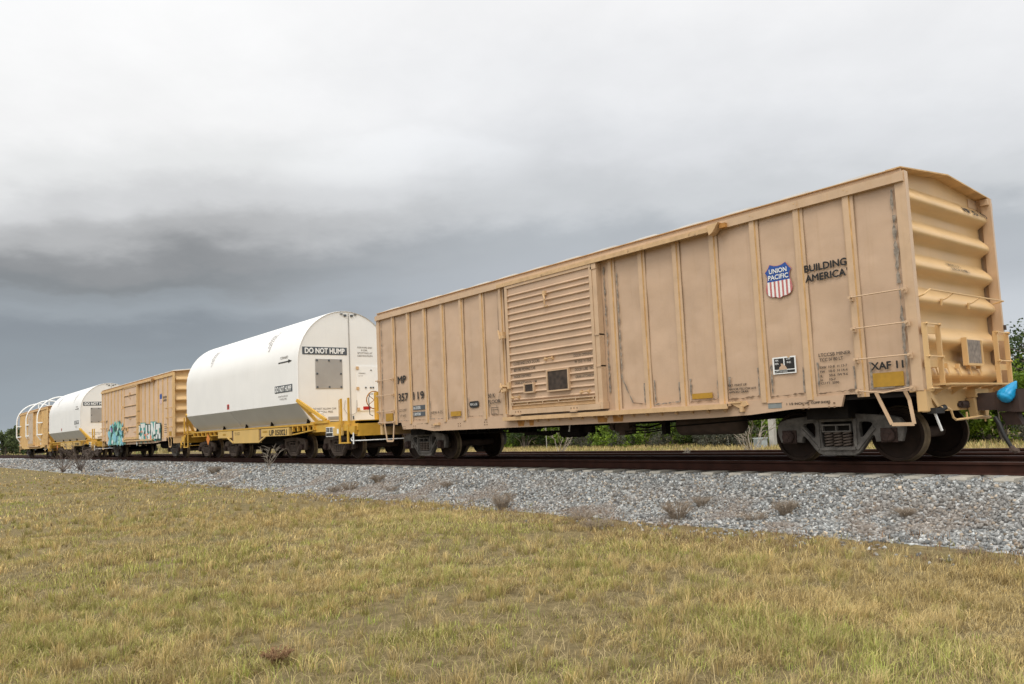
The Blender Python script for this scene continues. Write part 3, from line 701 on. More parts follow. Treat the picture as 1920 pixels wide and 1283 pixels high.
        p.tube([(-6.4, .8, .60), (-5.7, .8, .62), (-5.3, .8, .66), (-3.0, .8, .745), (-2.3, .8, .76)], .014, 6); p.tube([(-6.4, .85, .55), (-5.9, .85, .56), (-5.35, .85, .62)], .014, 6)
        p.tube([(-6.3, .9, .7), (-5.9, .9, .66), (-5.5, .9, .74), (-5.2, .9, .8)], .02, 6); p.box(-5.42, -5.32, .75, .9, .52, .8)
        p.tube([(-3.6, 1.0, .77), (-1.9, 1.0, .78)], .02, 6)
        part(p, 'brake_pipe', M['under'], root)
        p = MB(); p.tube([(-8.05, .72, .78), (-8.04, .70, .70), (-8.06, .70, .64)], [.022, .014, .022], 6); part(p, 'release_handle', M['white'], root)
    else:
        p = MB(); p.tube([(-5.2, 1.0, .68), (-3.7, 1.0, .68)], .2, 12); part(p, 'air_reservoir', M['under'], root)
    truck(root, -1.63, 'grey'); truck(root, -13.78, 'grey')
    coupler(root, 0, 1); coupler(root, -LEN, -1, hose=False)
    # --- door
    DL, DR, yd = -9.11, -6.17, -.115
    p = MB()
    if door == 'corr':
        zs = [1.376, 1.42, 1.578, 1.713, 1.864, 2.007, 2.157, 2.308, 2.455, 2.634, 2.783, 2.932, 3.082, 3.238, 3.388, 3.537, 3.687, 3.816]
        pr = [(1.33, 0.0)]
        for z in zs[1:]: pr += [(z-.034, 0), (z-.026, .028), (z-.012, .036), (z+.024, .0)]
        pr += [(4.0, 0)]
        xa, xb = DL+.09, DR-.165
        V = []
        for z, d in pr: V += [(xa, yd-d, z), (xa+.03, yd-d, z), (xb-.03, yd-d, z), (xb, yd-d, z)]
        p.add(V, [(i*4+j, i*4+j+1, (i+1)*4+j+1, (i+1)*4+j) for i in range(len(pr)-1) for j in range(3)], sidem)
        p.box(xa, xb, yd, yd+.03, 1.20, 1.34, M['trim'])
        p.box(xa, xb, yd-.05, yd, 1.335, 1.362, ribm); p.box(xa, xb, yd-.035, yd, 1.275, 1.292, ribm)
        for k in range(6): x = xa+.05+(xb-xa-.1)*k/5; p.box(x-.012, x+.012, yd-.045, yd, 1.29, 1.34, ribm)
        p.box(xa, xb, yd+.02, yd+.05, 1.18, 1.28, M['rib_orange'])
    else:
        xa, xb = DL+.09, DR-.165
        p.box(xa, xb, yd, yd+.05, 1.2, 4.0, sidem)
        for z in (1.75, 2.35, 2.95, 3.55): p.box(xa, xb, yd-.02, yd, z-.03, z+.01, M['seam'] if z else sidem); p.box(xa, xb, yd-.03, yd, z+.01, z+.03, ribm)
    dr = part(p, 'sliding_door', None, root)
    p = MB(); p.box(DL, DL+.092, yd-.03, .01, 1.07, 4.04); p.box(DR-.168, DR-.09, yd-.03, .01, 1.19, 4.04); p.box(DL, DR-.1, yd-.032, .01, 3.985, 4.06)
    p.box(DL+.01, DR-.02, yd-.06, .01, 1.075, 1.19)
    p.box(DR-.084, DR+.03, yd-.015, .01, 1.08, 4.055); p.box(DR-.12, DR+.035, yd-.03, .01, 3.93, 4.058); p.box(DR-.10, DR+.03, yd-.03, .01, 2.57, 2.60); p.box(DR-.10, DR+.03, yd-.03, .01, 1.93, 1.96); p.box(DR-.1, DR+.06, yd-.05, .01, 1.08, 1.22)
    p.box(DL-.10, DL-.045, -.05, .01, 1.06, 4.06)
    p.build('door_frame', ribm, dr, shift=SHC)
    p = MB()
    for x in (-8.76, -6.94): p.box(x-.09, x+.09, yd-.10, yd-.05, 1.055, 1.09); 
    for x in (-8.76, -6.94):
        for d in (-.09, 0, .09): p.box(x+d-.012, x+d+.012, yd-.066, yd-.058, 1.12, 1.15, M['seam'])
    p.mats = [ribm]+[q for q in p.mats if q != ribm] if False else p.mats
    p.build('door_roller', ribm, dr, shift=SHC)
    if detail or True:
        for (a, z0, c, z1) in ((-7.72, 1.547, -7.08, 1.958), (-8.50, 1.565, -8.21, 1.728)):
            p = MB(); f = yd-.045; p.box(a, c, f, yd, z0, z1, M['plywood'])
            for q in ((a-.03, a, z0-.03, z1+.03), (c, c+.03, z0-.03, z1+.03)): p.box(q[0], q[1], f-.03, yd, q[2], q[3], ribm)
            p.box(a, c, f-.03, yd, z0-.03, z0, ribm); p.box(a, c, f-.012, yd, z1, z1+.02, ribm)
            if detail or a < -8: p.build('placard_board', None, dr, shift=SHC)
        for (x, z) in ((-7.68, 2.235), (-8.86, 1.46), (-6.62, 1.45)):
            p = MB(); p.tube([(x-.11, yd-.02, z), (x-.11, yd-.08, z-.01), (x+.11, yd-.08, z+.01), (x+.11, yd-.02, z)], .014, 6); p.box(x-.13, x-.09, yd-.05, yd, z-.03, z+.04); p.box(x+.09, x+.13, yd-.05, yd, z-.03, z+.04)
            p.build('door_handle', M['trim'], dr, shift=SHC)
        p = MB(); x, z = -7.70, 3.62
        p.box(x-.05, x+.03, yd-.07, yd, z, z+.10); p.tube([(x, yd-.08, z+.02), (x+.04, yd-.09, z-.08), (x+.02, yd-.08, z-.2)], .02, 6); p.box(x-.03, x+.07, yd-.06, yd, z-.25, z-.22)
        p.build('door_hasp', M['trim'], dr, shift=SHC)
        for z, big in ((1.72, 1), (2.95, 0)):
            p = MB(); x = -9.20
            p.box(x-.13, x-.02, yd-.05, -.0, z-.02, z+.06); p.tube([(x-.16, yd-.06, z+.10), (x-.08, yd-.08, z-.12)], .022, 6); p.box(x-.06, x+.06, yd-.09, yd-.02, z-.10, z-.03)
            if big: p.box(x-.2, x+.18, yd-.075, yd-.04, z+.0, z+.045); p.tube([(x-.02, yd-.09, z+.02), (x-.12, yd-.09, z-.05), (x-.36, -.06, z-.10)], .014, 6); p.box(x+.12, x+.19, yd-.09, yd-.03, z-.05, z+.10)
            p.build('door_latch', M['trim'], dr, shift=SHC)
    # tracks
    p = MB(); p.box(-9.35, -3.18, -.165, .0, .985, 1.03, ribm); p.box(-9.35, -3.18, -.17, -.145, .945, 1.03, M['trim'])
    p.box(-9.28, -9.2, -.16, 0, .93, 1.1, ribm)
    for k in range(17): x = -9.0+k*.355; p.extrude([(-.145, .985), (-.005, .985), (-.005, .875), (-.06, .93)], lambda y, z: (x-.012, y, z), lambda y, z: (x+.012, y, z), M['trim']); p.box(x-.035, x-.012, -.05, -.004, .90, .985, M['trim'])
    part(p, 'lower_door_track', None, root)
    p = MB(); p.box(-9.38, -3.25, -.16, -.02, 4.105, 4.135, M['track']); p.box(-9.38, -3.25, -.165, -.15, 4.05, 4.11, M['track'])
    p.extrude([(-3.34, 4.15), (-3.10, 4.17), (-3.22, 4.02), (-3.30, 3.98)], lambda a, c: (a, -.19, c), lambda a, c: (a, -.03, c), M['trim']); p.box(-3.12, -3.0, -.13, -.03, 4.07, 4.15, M['rust'])
    part(p, 'upper_door_track', None, root)
    # grab irons, steps
    for z in (2.505, 2.03, 1.568): grab(root, -.905, -.112, z, ribm)
    for z in (2.30, 1.86, 1.40): grab(root, -15.22, -14.42, z, ribm)
    grab(root, -.91, -.12, 1.10, ribm, .12, .05); grab(root, -15.20, -14.40, 1.09, ribm, .10, .0)
    step(root, [(-.66, 1.06), (-.455, .59), (-.14, .585), (-.19, .93), (-.23, 1.06)], ribm)
    step(root, [(-14.95, 1.06), (-14.78, .56), (-14.45, .555), (-14.42, 1.06)], ribm)
    return root

# ================================================== nearest boxcar
A = boxcar(0.0, M['tan'], M['rib'], M['end'], True)
tag(A, 'nearest tan boxcar with a railroad shield, BUILDING AMERICA lettering and corrugated sliding door', 'boxcar', 'freight cars coupled in one train')
# ends: ladders, hand rail, crossover platform
ladder(A, .06, .0, .43, 1.08, 1.96, (1.075, 1.525, 1.99), M['end']); ladder(A, .06, 2.52, 2.98, 1.06, 1.94, (1.055, 1.505, 1.965), M['end'])
p = MB(); p.tube([(-.05, .10, 2.38), (.07, .11, 2.42), (.12, .20, 2.49), (.12, 1.2, 2.49), (.12, 2.9, 2.49), (-.05, 2.94, 2.47)], .0125, 6)
for y in (1.0, 1.98): p.tube([(.125, y, 2.50), (.03, y-.06, 2.42), (-.06, y-.09, 2.39)], .012, 6); p.tube([(-.02, y-.11, 2.42), (-.03, y-.10, 2.32)], .02, 6)
part(p, 'end_handrail', M['end'], A)
p = MB(); p.box(.02, .27, .24, 2.55, 1.115, 1.14)
for y in (.35, .9, 1.45, 2.0, 2.45): p.extrude([(.0, 1.1), (.24, 1.1), (.1, 1.04), (0, .98)], lambda a, c: (a, y-.012, c), lambda a, c: (a, y+.012, c))
part(p, 'crossover_platform', M['end'], A)
for y in (.52, .92, 1.32, 1.72, 2.1):
    p = MB(); p.box(-.08, -.02, y-.025, y+.025, 1.38, 1.45); p.bar((-.035, y, 1.40), (-.01, y+.01, 1.27), .04, .02)
    part(p, 'platform_hanger', M['end'], A)
p = MB(); Bx = lambda y, z: (.012, y, z)
p.box(-.02, -.005, 1.58, 2.14, 1.46, 1.83, M['greywood']); p.box(-.055, .02, 1.545, 1.58, 1.43, 1.86, M['end']); p.box(-.05, .015, 2.14, 2.165, 1.44, 1.83, M['end']); p.box(-.05, .02, 1.58, 2.14, 1.425, 1.46, M['end'])
part(p, 'placard_board', None, A)
p = MB(); p.tube([(.005, 1.06, .83), (.03, 1.12, .80), (.03, 1.45, .80), (.005, 1.50, .83), (.03, 1.45, .865), (.03, 1.12, .865), (.005, 1.06, .83)], .022, 8, M['iron']); p.box(.002, .02, 1.08, 1.46, .81, .85, M['black']); p.lathe_y(.02, .835, [(0, 1.1), (.05, 1.1), (.05, 1.32), (0, 1.32)], 10, M['iron'])
part(p, 'coupler_key', None, A)
p = MB(); p.box(-.1, .03, -.01, .14, .76, 1.04); p.bar((.0, .15, 1.0), (.02, .36, .80), .04, .06); p.box(-.05, .02, .0, .5, .745, .78)
part(p, 'sill_bracket', M['end'], A)
p = MB(); p.tube([(.08, .30, .80), (.10, .44, .80), (.12, .52, .76), (.12, .58, .65), (.12, .66, .615), (.14, 1.0, .625), (.16, 1.45, .645), (.18, 1.75, .625)], .017, 8); p.tube([(.14, 1.2, .635), (.15, 1.5, .615), (.16, 1.75, .612)], .014, 6); p.tube([(.12, 1.05, .60), (.12, 1.05, .72)], .014, 6); p.tube([(.16, 1.6, .56), (.16, 1.6, .72)], .014, 6)
part(p, 'uncoupling_lever', M['end'], A)
p = MB(); p.box(-.02, .10, .08, .36, .72, .80, M['black']); p.tube([(.06, .3, .77), (.08, .42, .80)], .045, 8, M['black']); part(p, 'angle_cock', None, A)
p = MB(); p.tube([(.06, .13, .735), (.09, .24, .475)], .018, 8); part(p, 'white_handle', M['white'], A)
p = MB(); p.box(.0, .03, 3.14, 3.19, 2.04, 2.12); part(p, 'post_bracket', M['underbrown'], A)
# markings on the side
F = sp(.0075); K = M['black']
def letters(root, s_, a, z, c, z1, fn, m, bold=0, name='lettering'):
    q = MB(); text(q, s_, a, z, c, z1, fn, m, bold); return q.build(name, None, root, shift=SHC)
letters(A, 'BUILDING', -1.665, 3.034, -.958, 3.142, F, K, .05); letters(A, 'AMERICA', -1.66, 2.874, -.985, 2.982, F, K, .05); letters(A, "'", -.975, 2.945, -.962, 2.99, F, K, 0)
letters(A, 'LTCCSB MINER', -1.534, 1.672, -1.017, 1.724, F, K, .012); letters(A, 'TCC IV 80 LT', -1.526, 1.596, -1.14, 1.646, F, K, .012)
for (a, c, z) in (('EXW', 'H 13-7', 1.485), ('EW', 'H 14-4', 1.417), ('IL', 'IW 9-6', 1.352), ('H', None, 1.288)):
    w = {'EXW': .105, 'EW': .075, 'IL': .04, 'H': .03}[a]; letters(A, a, -1.527, z, -1.527+w, z+.038, F, K, .004)
    if c: letters(A, c, -1.245, z+.003, -1.085, z+.041, F, K, .004)
for v, z in (('10-8', 1.488), ('10-0', 1.420), ('50-6', 1.354), ('10-7', 1.290)): letters(A, v, -1.385, z, -1.285, z+.038, F, K, .004)
letters(A, 'CU FT  5090', -1.527, 1.238, -1.235, 1.275, F, K, .004)
letters(A, 'XAF 11', -.723, 1.398, -.245, 1.502, F, K, .055)
letters(A, '1 1/2 INCH HF', -2.152, .948, -1.76, .985, sp(.0085), K, .006); letters(A, 'COMP SHOES', -1.72, .948, -1.405, .985, sp(.0085), K, .006)
letters(A, 'EXT. PAINT UP', -3.241, 1.322, -2.875, 1.36, F, K, .006); letters(A, 'ARMOR YELLOW #18', -3.241, 1.25, -2.70, 1.29, F, K, .006); letters(A, 'APPLIED GRAK', -3.235, 1.205, -2.845, 1.24, F, K, .006)
letters(A, 'MP', -14.226, 2.155, -13.769, 2.353, F, K, .045); letters(A, '357', -14.21, 1.656, -13.70, 1.865, F, K, .03); letters(A, '119', -13.43, 1.66, -12.885, 1.865, F, K, .03)
letters(A, 'LD LMT', -14.172, 1.362, -13.81, 1.43, F, K, .0); letters(A, 'LT WT', -14.15, 1.212, -13.84, 1.275, F, K, .0)
letters(A, 'NEW 4-75', -12.572, 1.232, -12.041, 1.305, F, K, .0)
letters(A, '50 K', -10.075, 1.52, -9.80, 1.617, F, K, .01); letters(A, 'FLOOR', -10.075, 1.377, -9.60, 1.445 + .02, F, K, .01)
letters(A, 'A B  OF  1994', -13.3, .985, -12.75, 1.005, sp(.0085), K, 0)
DOOR = [c for c in A.children if c.name.startswith('sliding_door')][0]
for s_, a, z, c, z1 in (('CLOSE AND LOCK DOORS', -8.91, 2.196, -8.016, 2.258), ('BEFORE MOVING CAR', -8.909, 2.05, -8.164, 2.112), ('DOOR CERTIFIED', -8.912, 1.903, -8.32, 1.957), ('GRAK-ATCHISON 1198', -8.905, 1.755, -8.144, 1.808),
                  ('DOOR OPENING', -6.924, 2.196, -6.375, 2.256), ('W 10-0  H 10-0', -6.913, 2.06, -6.43, 2.118), ('DOOR LUBE  TKO', -6.91, 1.90, -6.345, 1.957), ('GRAK-ATCHISON', -6.905, 1.752, -6.35, 1.805)):
    letters(DOOR, s_, a, z, c, z1, sp(.121), K, .0, 'door_lettering')
shield(A, -2.372, 2.70, .478, .572)
p = MB()
quad(p, -2.355, 1.462, -1.934, 1.738, sp(.005), M['white']); 
for a, c, z0, z1 in ((-2.325, -2.155, 1.535, 1.715), (-2.135, -1.96, 1.535, 1.715), (-2.325, -1.96, 1.48, 1.52)): quad(p, a, z0, c, z1, sp(.007), K)
for s_, a, z in (('ABK', -2.31, 1.67), ('RPR', -2.31, 1.615), ('LUB', -2.10, 1.685), ('RE', -2.09, 1.625)): text(p, s_, a, z, a+.07, z+.03, sp(.009), M['white'], 0)
text(p, 'UP 4-75 RPKD', -2.31, 1.488, -2.09, 1.51, sp(.009), M['white'], 0)
poly(p, [(-2.24, 1.53), (-2.23, 1.575), (-2.2, 1.59), (-2.205, 1.63), (-2.17, 1.625), (-2.15, 1.60), (-2.12, 1.585), (-2.09, 1.53)], sp(.010), M['tan'])
poly(p, [(-2.09, 1.745), (-2.06, 1.71), (-2.02, 1.74)], sp(.010), M['trim'])
part(p, 'inspection_stencil', None, A)
for a, z0, c, z1 in ((-.708, 1.14, -.262, 1.347), (-4.027, 1.151, -3.588, 1.247), (-14.94, 1.121, -14.542, 1.342), (-11.666, 1.137, -11.229, 1.258)):
    p = MB(); p.box(a, c, -.009, .004, z0, z1); part(p, 'ochre_reflector', M['ochre'], A)
p = MB(); p.box(-2.49, -2.244, -.012, .0, .911, .995, M['greyplate']); p.box(-2.5, -2.235, -.02, 0, .995, 1.012, M['tan']); part(p, 'metal_tag', None, A)
for (a, z0, c, z1, s_) in ((-13.455, 1.375, -12.845, 1.497, '163500'), (-13.455, 1.205, -12.845, 1.322, '100700')):
    p = MB(); quad(p, a, z0, c, z1, sp(.006), M['sign']); text(p, s_, a+.02, z0+.02, a+.37, z1-.025, sp(.008), M['white'], .0); part(p, 'weight_stencil', None, A)
p = MB(); poly(p, [(-10.84, 1.34), (-10.85, 1.42), (-10.83, 1.47), (-10.6, 1.475), (-10.47, 1.47), (-10.455, 1.41), (-10.47, 1.33), (-10.6, 1.31), (-10.78, 1.315)], sp(.006), K); text(p, 'RH 5-24', -10.80, 1.365, -10.52, 1.425, sp(.008), M['white'], 0)
part(p, 'black_paint_patch', None, A)
p = MB()
for q in ((-9.98, 1.12, -9.76, 1.135), (-9.98, 1.27, -9.7, 1.285), (-9.98, 1.12, -9.965, 1.285), (-9.72, 1.12, -9.705, 1.25), (-9.88, 1.12, -9.865, 1.25), (-9.98, 1.22, -9.72, 1.23)): quad(p, *q, sp(.006), M['blackfade'])
part(p, 'box_stencil', None, A)
# peeling sealant along posts and the bottom
C = M['caulk']
def strip(*k):
    q = MB(); jag(q, *k); q.build('sealant_patch', None, A, shift=SHC)
for z in np.arange(1.12, 4.0, .5): strip(-.212, z, -.206, min(z+.5, 4.0), .034+.02*R.random(), sp(.005), C)
strip(-6.045, 1.4, -6.045, 3.95, .04, sp(.005), C); strip(-5.70, 1.65, -5.70, 3.9, .035, sp(.005), C); strip(-5.70, 1.65, -5.45, 1.16, .035, sp(.005), C); strip(-5.45, 1.16, -5.12, 1.12, .02, sp(.005), M['seam'])
for i, r in enumerate(RIBS[:6]):
    hgt = (.38, .45, .5, .35, .38, .42)[i]
    strip(r+.165, 1.14, r+.165, 1.14+hgt, .03+.018*R.random(), sp(.005), C); strip(r-.09, 1.14, r-.09, 1.1+hgt, .022+.016*R.random(), sp(.005), C)
    if i < 5: strip(r-.70, 1.10, r-.1, 1.125, .022, sp(.005), C if R.random() < .6 else M['seam'], .04, 1.3)
strip(-.76, 1.13, -.25, 1.12, .03, sp(.005), C)
for r in RIBS[6:]:
    strip(r+.16, 1.1, r+.16, 1.1+.35*R.random()+.2, .02, sp(.005), C); strip(r-.08, 1.1, r-.08, 1.1+.35*R.random()+.15, .014, sp(.005), C); strip(r+.17, 1.11, r+.72, 1.10, .014, sp(.005), M['seam'] if R.random() < .5 else C, .05, 1.3)
strip(-15.09, 1.2, -15.06, 4.0, .03, sp(.005), C); strip(-9.56, 1.75, -9.56, 3.95, .012, sp(.005), M['seam'], .2); strip(-9.56, 1.75, -9.75, 1.35, .012, sp(.005), C); strip(-9.75, 1.35, -9.83, 1.12, .012, sp(.005), C)
p = MB()
for a, c in ((-6.45, -6.15), (-6.02, -5.72), (-9.0, -8.75), (-8.6, -8.42)): p = MB(); poly(p, [(a+.02, .81), (a, .93), (a+.05, .935), (c, .93), (c-.03, .81)], sp(.0085), M['rust']); part(p, 'rust_stain', None, A)
p = MB(); p.box(-3.22, -2.98, -.07, .0, 1.03, 1.06); p.extrude([(-3.2, 1.03), (-2.9, 1.06), (-2.86, .99), (-3.0, .93)], lambda a, c: (a, -.05, c), lambda a, c: (a, -.005, c)); p.box(-3.0, -2.94, -.08, 0, .88, .98)
part(p, 'jacking_bracket', M['trim'], A)
p = MB(); p.box(-12.42, -12.18, -.05, 0, .935, .965); p.box(-12.42, -12.36, -.06, 0, .93, .975); p.box(-12.2, -12.16, -.07, 0, .93, 1.0); part(p, 'sill_bracket', M['trim'], A)
def end_surf(d):
    prof = [(-.335, 0), (-.305, .07), (-.265, .48), (-.232, .88), (-.21, .985), (-.18, 1), (-.14, .93), (-.085, .68), (.015, .11), (.05, .0)]
    def f(y, z):
        zt = min((4.085, 3.59, 3.077), key=lambda q: abs(q-.12-z)); return (-.225+.17*float(np.interp(z-zt, [a for a, b in prof], [b for a, b in prof]))+d, y, z)
    return f
letters(A, 'MP 357119', 2.165, 3.915, 3.055, 4.025, end_surf(.022), K, .02, 'end_lettering')
letters(A, 'SPRING D-5', 1.43, 2.985, 1.90, 3.04, end_surf(.022), K, 0, 'end_lettering'); letters(A, '33 INCH WHEELS', 1.43, 2.91, 2.11, 2.965, end_surf(.022), K, 0, 'end_lettering')

# blue plastic wrapped over the coupler
p = MB(); V = []; F_ = []
nu, nv = 22, 30
for i in range(nu+1):
    for j in range(nv):
        t_ = i/nu; a = 2*math.pi*j/nv; r_ = (.115*min(1, (t_/.16+.02))**.5 if t_ < .3 else .115*(1-((t_-.3)/.72)**1.5)+.006)
        w = 1+.10*mnoise.noise((math.cos(a)*1.6, math.sin(a)*1.6, t_*2.2+3))+.20*mnoise.noise((math.cos(a)*5+t_*2, math.sin(a)*5, t_*1.5))-.16*abs(mnoise.noise((math.cos(a)*7-t_*3, math.sin(a)*7, t_*4)))
        V.append((r_*w*.95*math.cos(a), r_*w*1.1*math.sin(a)+.04*t_*t_, (t_-.5)*.40))
for i in range(nu):
    for j in range(nv): F_.append((i*nv+j, i*nv+(j+1) % nv, (i+1)*nv+(j+1) % nv, (i+1)*nv+j))
F_ += [tuple(range(nv))[::-1], tuple(nu*nv+k for k in range(nv))]
p.add(V, F_)
ax = Vector((.33, .42, .80)).normalized(); yv = (Vector((.62, .78, 0))-ax*ax.dot(Vector((.62, .78, 0)))).normalized(); xv = yv.cross(ax)
bt = p.build('plastic_wrap', M['bluetarp'], loc=(.585, YC-.205, 1.0), smooth=True); bt.scale = (.85, .85, .92); bt.rotation_euler = Matrix((xv, yv, ax)).transposed().to_euler()
tag(bt, 'crumpled bright blue plastic wrap pulled over the coupler of the nearest boxcar', 'plastic wrap')

# ================================================== canister flatcars
def canister_car(x0, detail, number):
    root = empty('canister_flatcar', (x0, YC, 0)); far = 2*YC
    # local x: 0 = right deck end, length 17.5
    LD = 17.4; cf, cb = -3.55, -15.6
    yl, yr = -.29, far+.29; hw = YC-yl
    prof = [(.18, 1.28), (yl, 1.93), (yl, 3.31)]
    n = 30
    for k in range(1, n): a = math.pi-math.pi*k/n; prof.append((YC+hw*math.cos(a), 3.31+hw*math.sin(a)))
    prof += [(yr, 3.31), (yr, 1.93), (far-.18, 1.28)]
    p = MB(); k = len(prof)
    xs = np.linspace(cb, cf, 13); V = [(x, y, z) for x in xs for y, z in prof]
    F_ = [(i*k+j, i*k+j+1, (i+1)*k+j+1, (i+1)*k+j) for i in range(12) for j in range(1, k-2)]
    p.add(V, F_, M['can']); c = part(p, 'canister_shell', None, root, 40)
    p = MB()
    for (ya, za, yb, zb) in ((.18, 1.28, yl, 1.93), (far-.18, 1.28, yr, 1.93)):
        p.add([(cb, ya, za), (cf, ya, za), (cf, yb, zb), (cb, yb, zb)], [(0, 1, 2, 3)], M['grey'])
    p.box(cb, cf, .17, .24, 1.235, 1.285, M['panelgrey']); p.bar((-10.05, -.27, 1.90), (-9.95, .17, 1.30), .01, .02, M['panelgrey']); p.bar((-9.96, .03, 1.5), (-9.93, .10, 1.4), .08, .03, M['panelgrey'])
    p.build('canister_skirt', None, c, shift=SHC)
    for xe, sg in ((cf, 1), (cb, -1)):
        p = MB(); p.add([(xe+sg*.002, y, z) for y, z in prof], [tuple(range(k))], M['canend'])
        for i in range(k-1):
            (ya, za), (yb, zb) = prof[i], prof[i+1]; p.add([(xe, ya, za), (xe, yb, zb), (xe+sg*.03, yb+(YC-yb)*.012, zb-.01), (xe+sg*.03, ya+(YC-ya)*.012, za-.01)], [(0, 1, 2, 3)], M['can'])
        p.box(xe-.001, xe+.022, YC+.10, YC+.13, 1.3, 5.1, M['seam'] if False else M['panelgrey'])
        p.build('end_door', None, c, shift=SHC)
    # lettering and signs of the front end
    E2 = lambda d: (lambda y, z: (cf+d, y, z))
    p = MB(); quad(p, -.09, 3.60, 1.60, 3.865, E2(.012), M['sign']); text(p, 'DO NOT HUMP', -.0, 3.645, 1.51, 3.825, E2(.016), M['white'], .05); p.build('warning_sign', None, c, shift=SHC)
    p = MB(); p.box(cf, cf+.02, .38, 1.40, 2.42, 3.45, M['panelgrey'])
    for y in (.44, .89, 1.34):
        for z in (2.47, 2.935, 3.40):
            if y == .89 and z == 2.935: continue
            p.box(cf+.02, cf+.035, y-.03, y+.03, z-.03, z+.03, M['sign'])
    p.build('access_panel', None, c, shift=SHC)
    if detail:
        p = MB()
        text(p, 'DO NOT ALLOW CAR', .26, 1.69, 1.13, 1.755, E2(.012), M['blackfade'], 0); text(p, 'TO ROLL FREE', .40, 1.58, 1.0, 1.645, E2(.012), M['blackfade'], 0)
        for i, s_ in enumerate(('FORWARD END', 'FOR', 'SPOTTING AT', 'DESTINATION')): text(p, s_, 2.0+(.18 if i == 1 else .02), 3.86-.10*i, 2.0+(.42 if i == 1 else .62), 3.92-.10*i, E2(.012), M['blackfade'], 0)
        text(p, 'WARNING', 2.02, 2.93, 2.3, 2.98, E2(.034), M['blackfade'], 0); text(p, 'NO STEP', 2.02, 2.85, 2.2, 2.88, E2(.034), M['blackfade'], 0)
        p.build('end_lettering', None, c, shift=SHC)
        p = MB(); p.box(cf, cf+.03, 1.95, 2.95, 1.62, 3.22, M['can'])
        for z in (1.68, 2.42, 3.15): p.box(cf+.03, cf+.06, 1.93, 2.03, z-.05, z+.05, M['trim'])
        for y in (2.3, 2.5, 2.6): p.box(cf+.03, cf+.05, y-.03, y+.03, 2.42, 2.47, M['sign'])
        p.box(cf+.03, cf+.05, 2.5, 2.56, 3.06, 3.09, M['sign'])
        p.build('hatch', None, c, shift=SHC)
        p = MB()
        for y in (1.42, 1.56, 1.82, 1.96): p.box(cf, cf+.04, y-.05, y+.05, 4.99 if 1.5 < y < 1.9 else 5.06, 5.06 if 1.5 < y < 1.9 else 5.085, M['sign'])
        for y in (1.60, 1.78): p.box(cf, cf+.05, y-.015, y+.015, 1.32, 1.44, M['sign'])
        p.tube([(cf+.03, 1.48, 2.0), (cf+.03, 1.42, 1.7), (cf+.03, 1.55, 1.5), (cf+.03, 1.72, 1.48), (cf+.03, 1.9, 1.56), (cf+.03, 1.93, 1.8), (cf+.03, 1.93, 2.0)], .008, 5, M['panelgrey'])
        p.box(cf, cf+.02, .82, 1.22, 1.33, 1.44, M['panelgrey'])
        p.build('door_fitting', None, c, shift=SHC)
        p = MB(); p.tube([(cf+.08, .53+.13*math.cos(q), 1.45+.13*math.sin(q)) for q in np.linspace(0, 2*math.pi, 20)], .02, 6, M['can']); p.box(cf, cf+.09, .49, .57, 1.41, 1.49, M['sign']); p.build('valve_wheel', None, c, shift=SHC)
    F = sp(-yl+.008)
    p = MB(); quad(p, -5.46, 2.36, -3.95, 2.615, F, M['sign']); text(p, 'DO NOT HUMP', -5.40, 2.40, -4.02, 2.575, sp(-yl+.012), M['white'], .05); p.build('warning_sign', None, c, shift=SHC)
    def tp(*k):
        q = MB(); text(q, *k); q.build('side_lettering', None, c, shift=SHC)
    tp('DO NOT ALLOW CAR', -5.15, 2.20, -4.35, 2.26, F, M['blackfade'], 0); tp('TO ROLL FREE', -5.05, 2.10, -4.45, 2.16, F, M['blackfade'], 0)
    def arc(a, h):
        # a along x, h height measured up the wall then round the arch
        if h < 3.31: return (a, yl-.008, h)
        q = (h-3.31)/hw; return (a, YC-(hw+.01)*math.cos(q), 3.31+(hw+.01)*math.sin(q))
    p = MB(); p.add([arc(-5.1, 3.40), arc(-4.2, 3.40), arc(-4.2, 3.44), arc(-5.1, 3.44)], [(0, 1, 2, 3)], K); p.add([arc(-4.25, 3.36), arc(-3.95, 3.42), arc(-4.25, 3.49)], [(0, 1, 2)], K); p.build('forward_arrow', None, c, shift=SHC)
    tp('FORWARD', -4.95, 3.53, -4.30, 3.63, arc, M['blackfade'], 0)
    for xx in (-12.45, -6.15):
        for row, (s_, w_) in enumerate((('SOLID ROCKET', .95), ('MOTOR', .6), ('SEGMENT', .45))):
            # vertical columns of letters reading up the arch
            co, fs = text_mesh(s_, 0); p = MB(); p.add([arc(xx-.17*row-.12*v_, 3.95+.18*row+w_*u_) for u_, v_ in co], fs, M['blackfade']); p.build('side_lettering', None, c, shift=SHC)
    p = MB(); quad(p, -10.35, 2.02, -10.10, 2.22, F, M['redsign']); quad(p, -10.29, 2.06, -10.16, 2.18, sp(-yl+.011), M['blackfade']); p.build('red_placard', None, c, shift=SHC)
    # deck
    p = MB(); Y0 = .0
    p.box(-LD, 0, .10, far-.10, 1.12, 1.225); p.box(-LD, 0, YC-.4, YC+.4, .75, 1.12)
    p.box(-15.9, -3.0, .0, .10, 1.165, 1.225)
    for x in np.arange(-15.6, -12.4, .55): p.box(x-.03, x+.03, .0, .10, 1.0, 1.17)
    for x in np.arange(-4.7, -2.9, .42): p.box(x-.03, x+.03, .0, .10, .98, 1.17)
    p.extrude([(-4.7, .90), (-2.9, 1.02), (-2.9, .99), (-4.7, .86)], lambda a, c_: (a, .0, c_), lambda a, c_: (a, .12, c_)); p.box(-15.9, -12.4, .0, .10, .99, 1.02)
    p.box(-3.2, 0, .06, .10, .92, 1.13)
    d = part(p, 'deck', M['yel'], root)
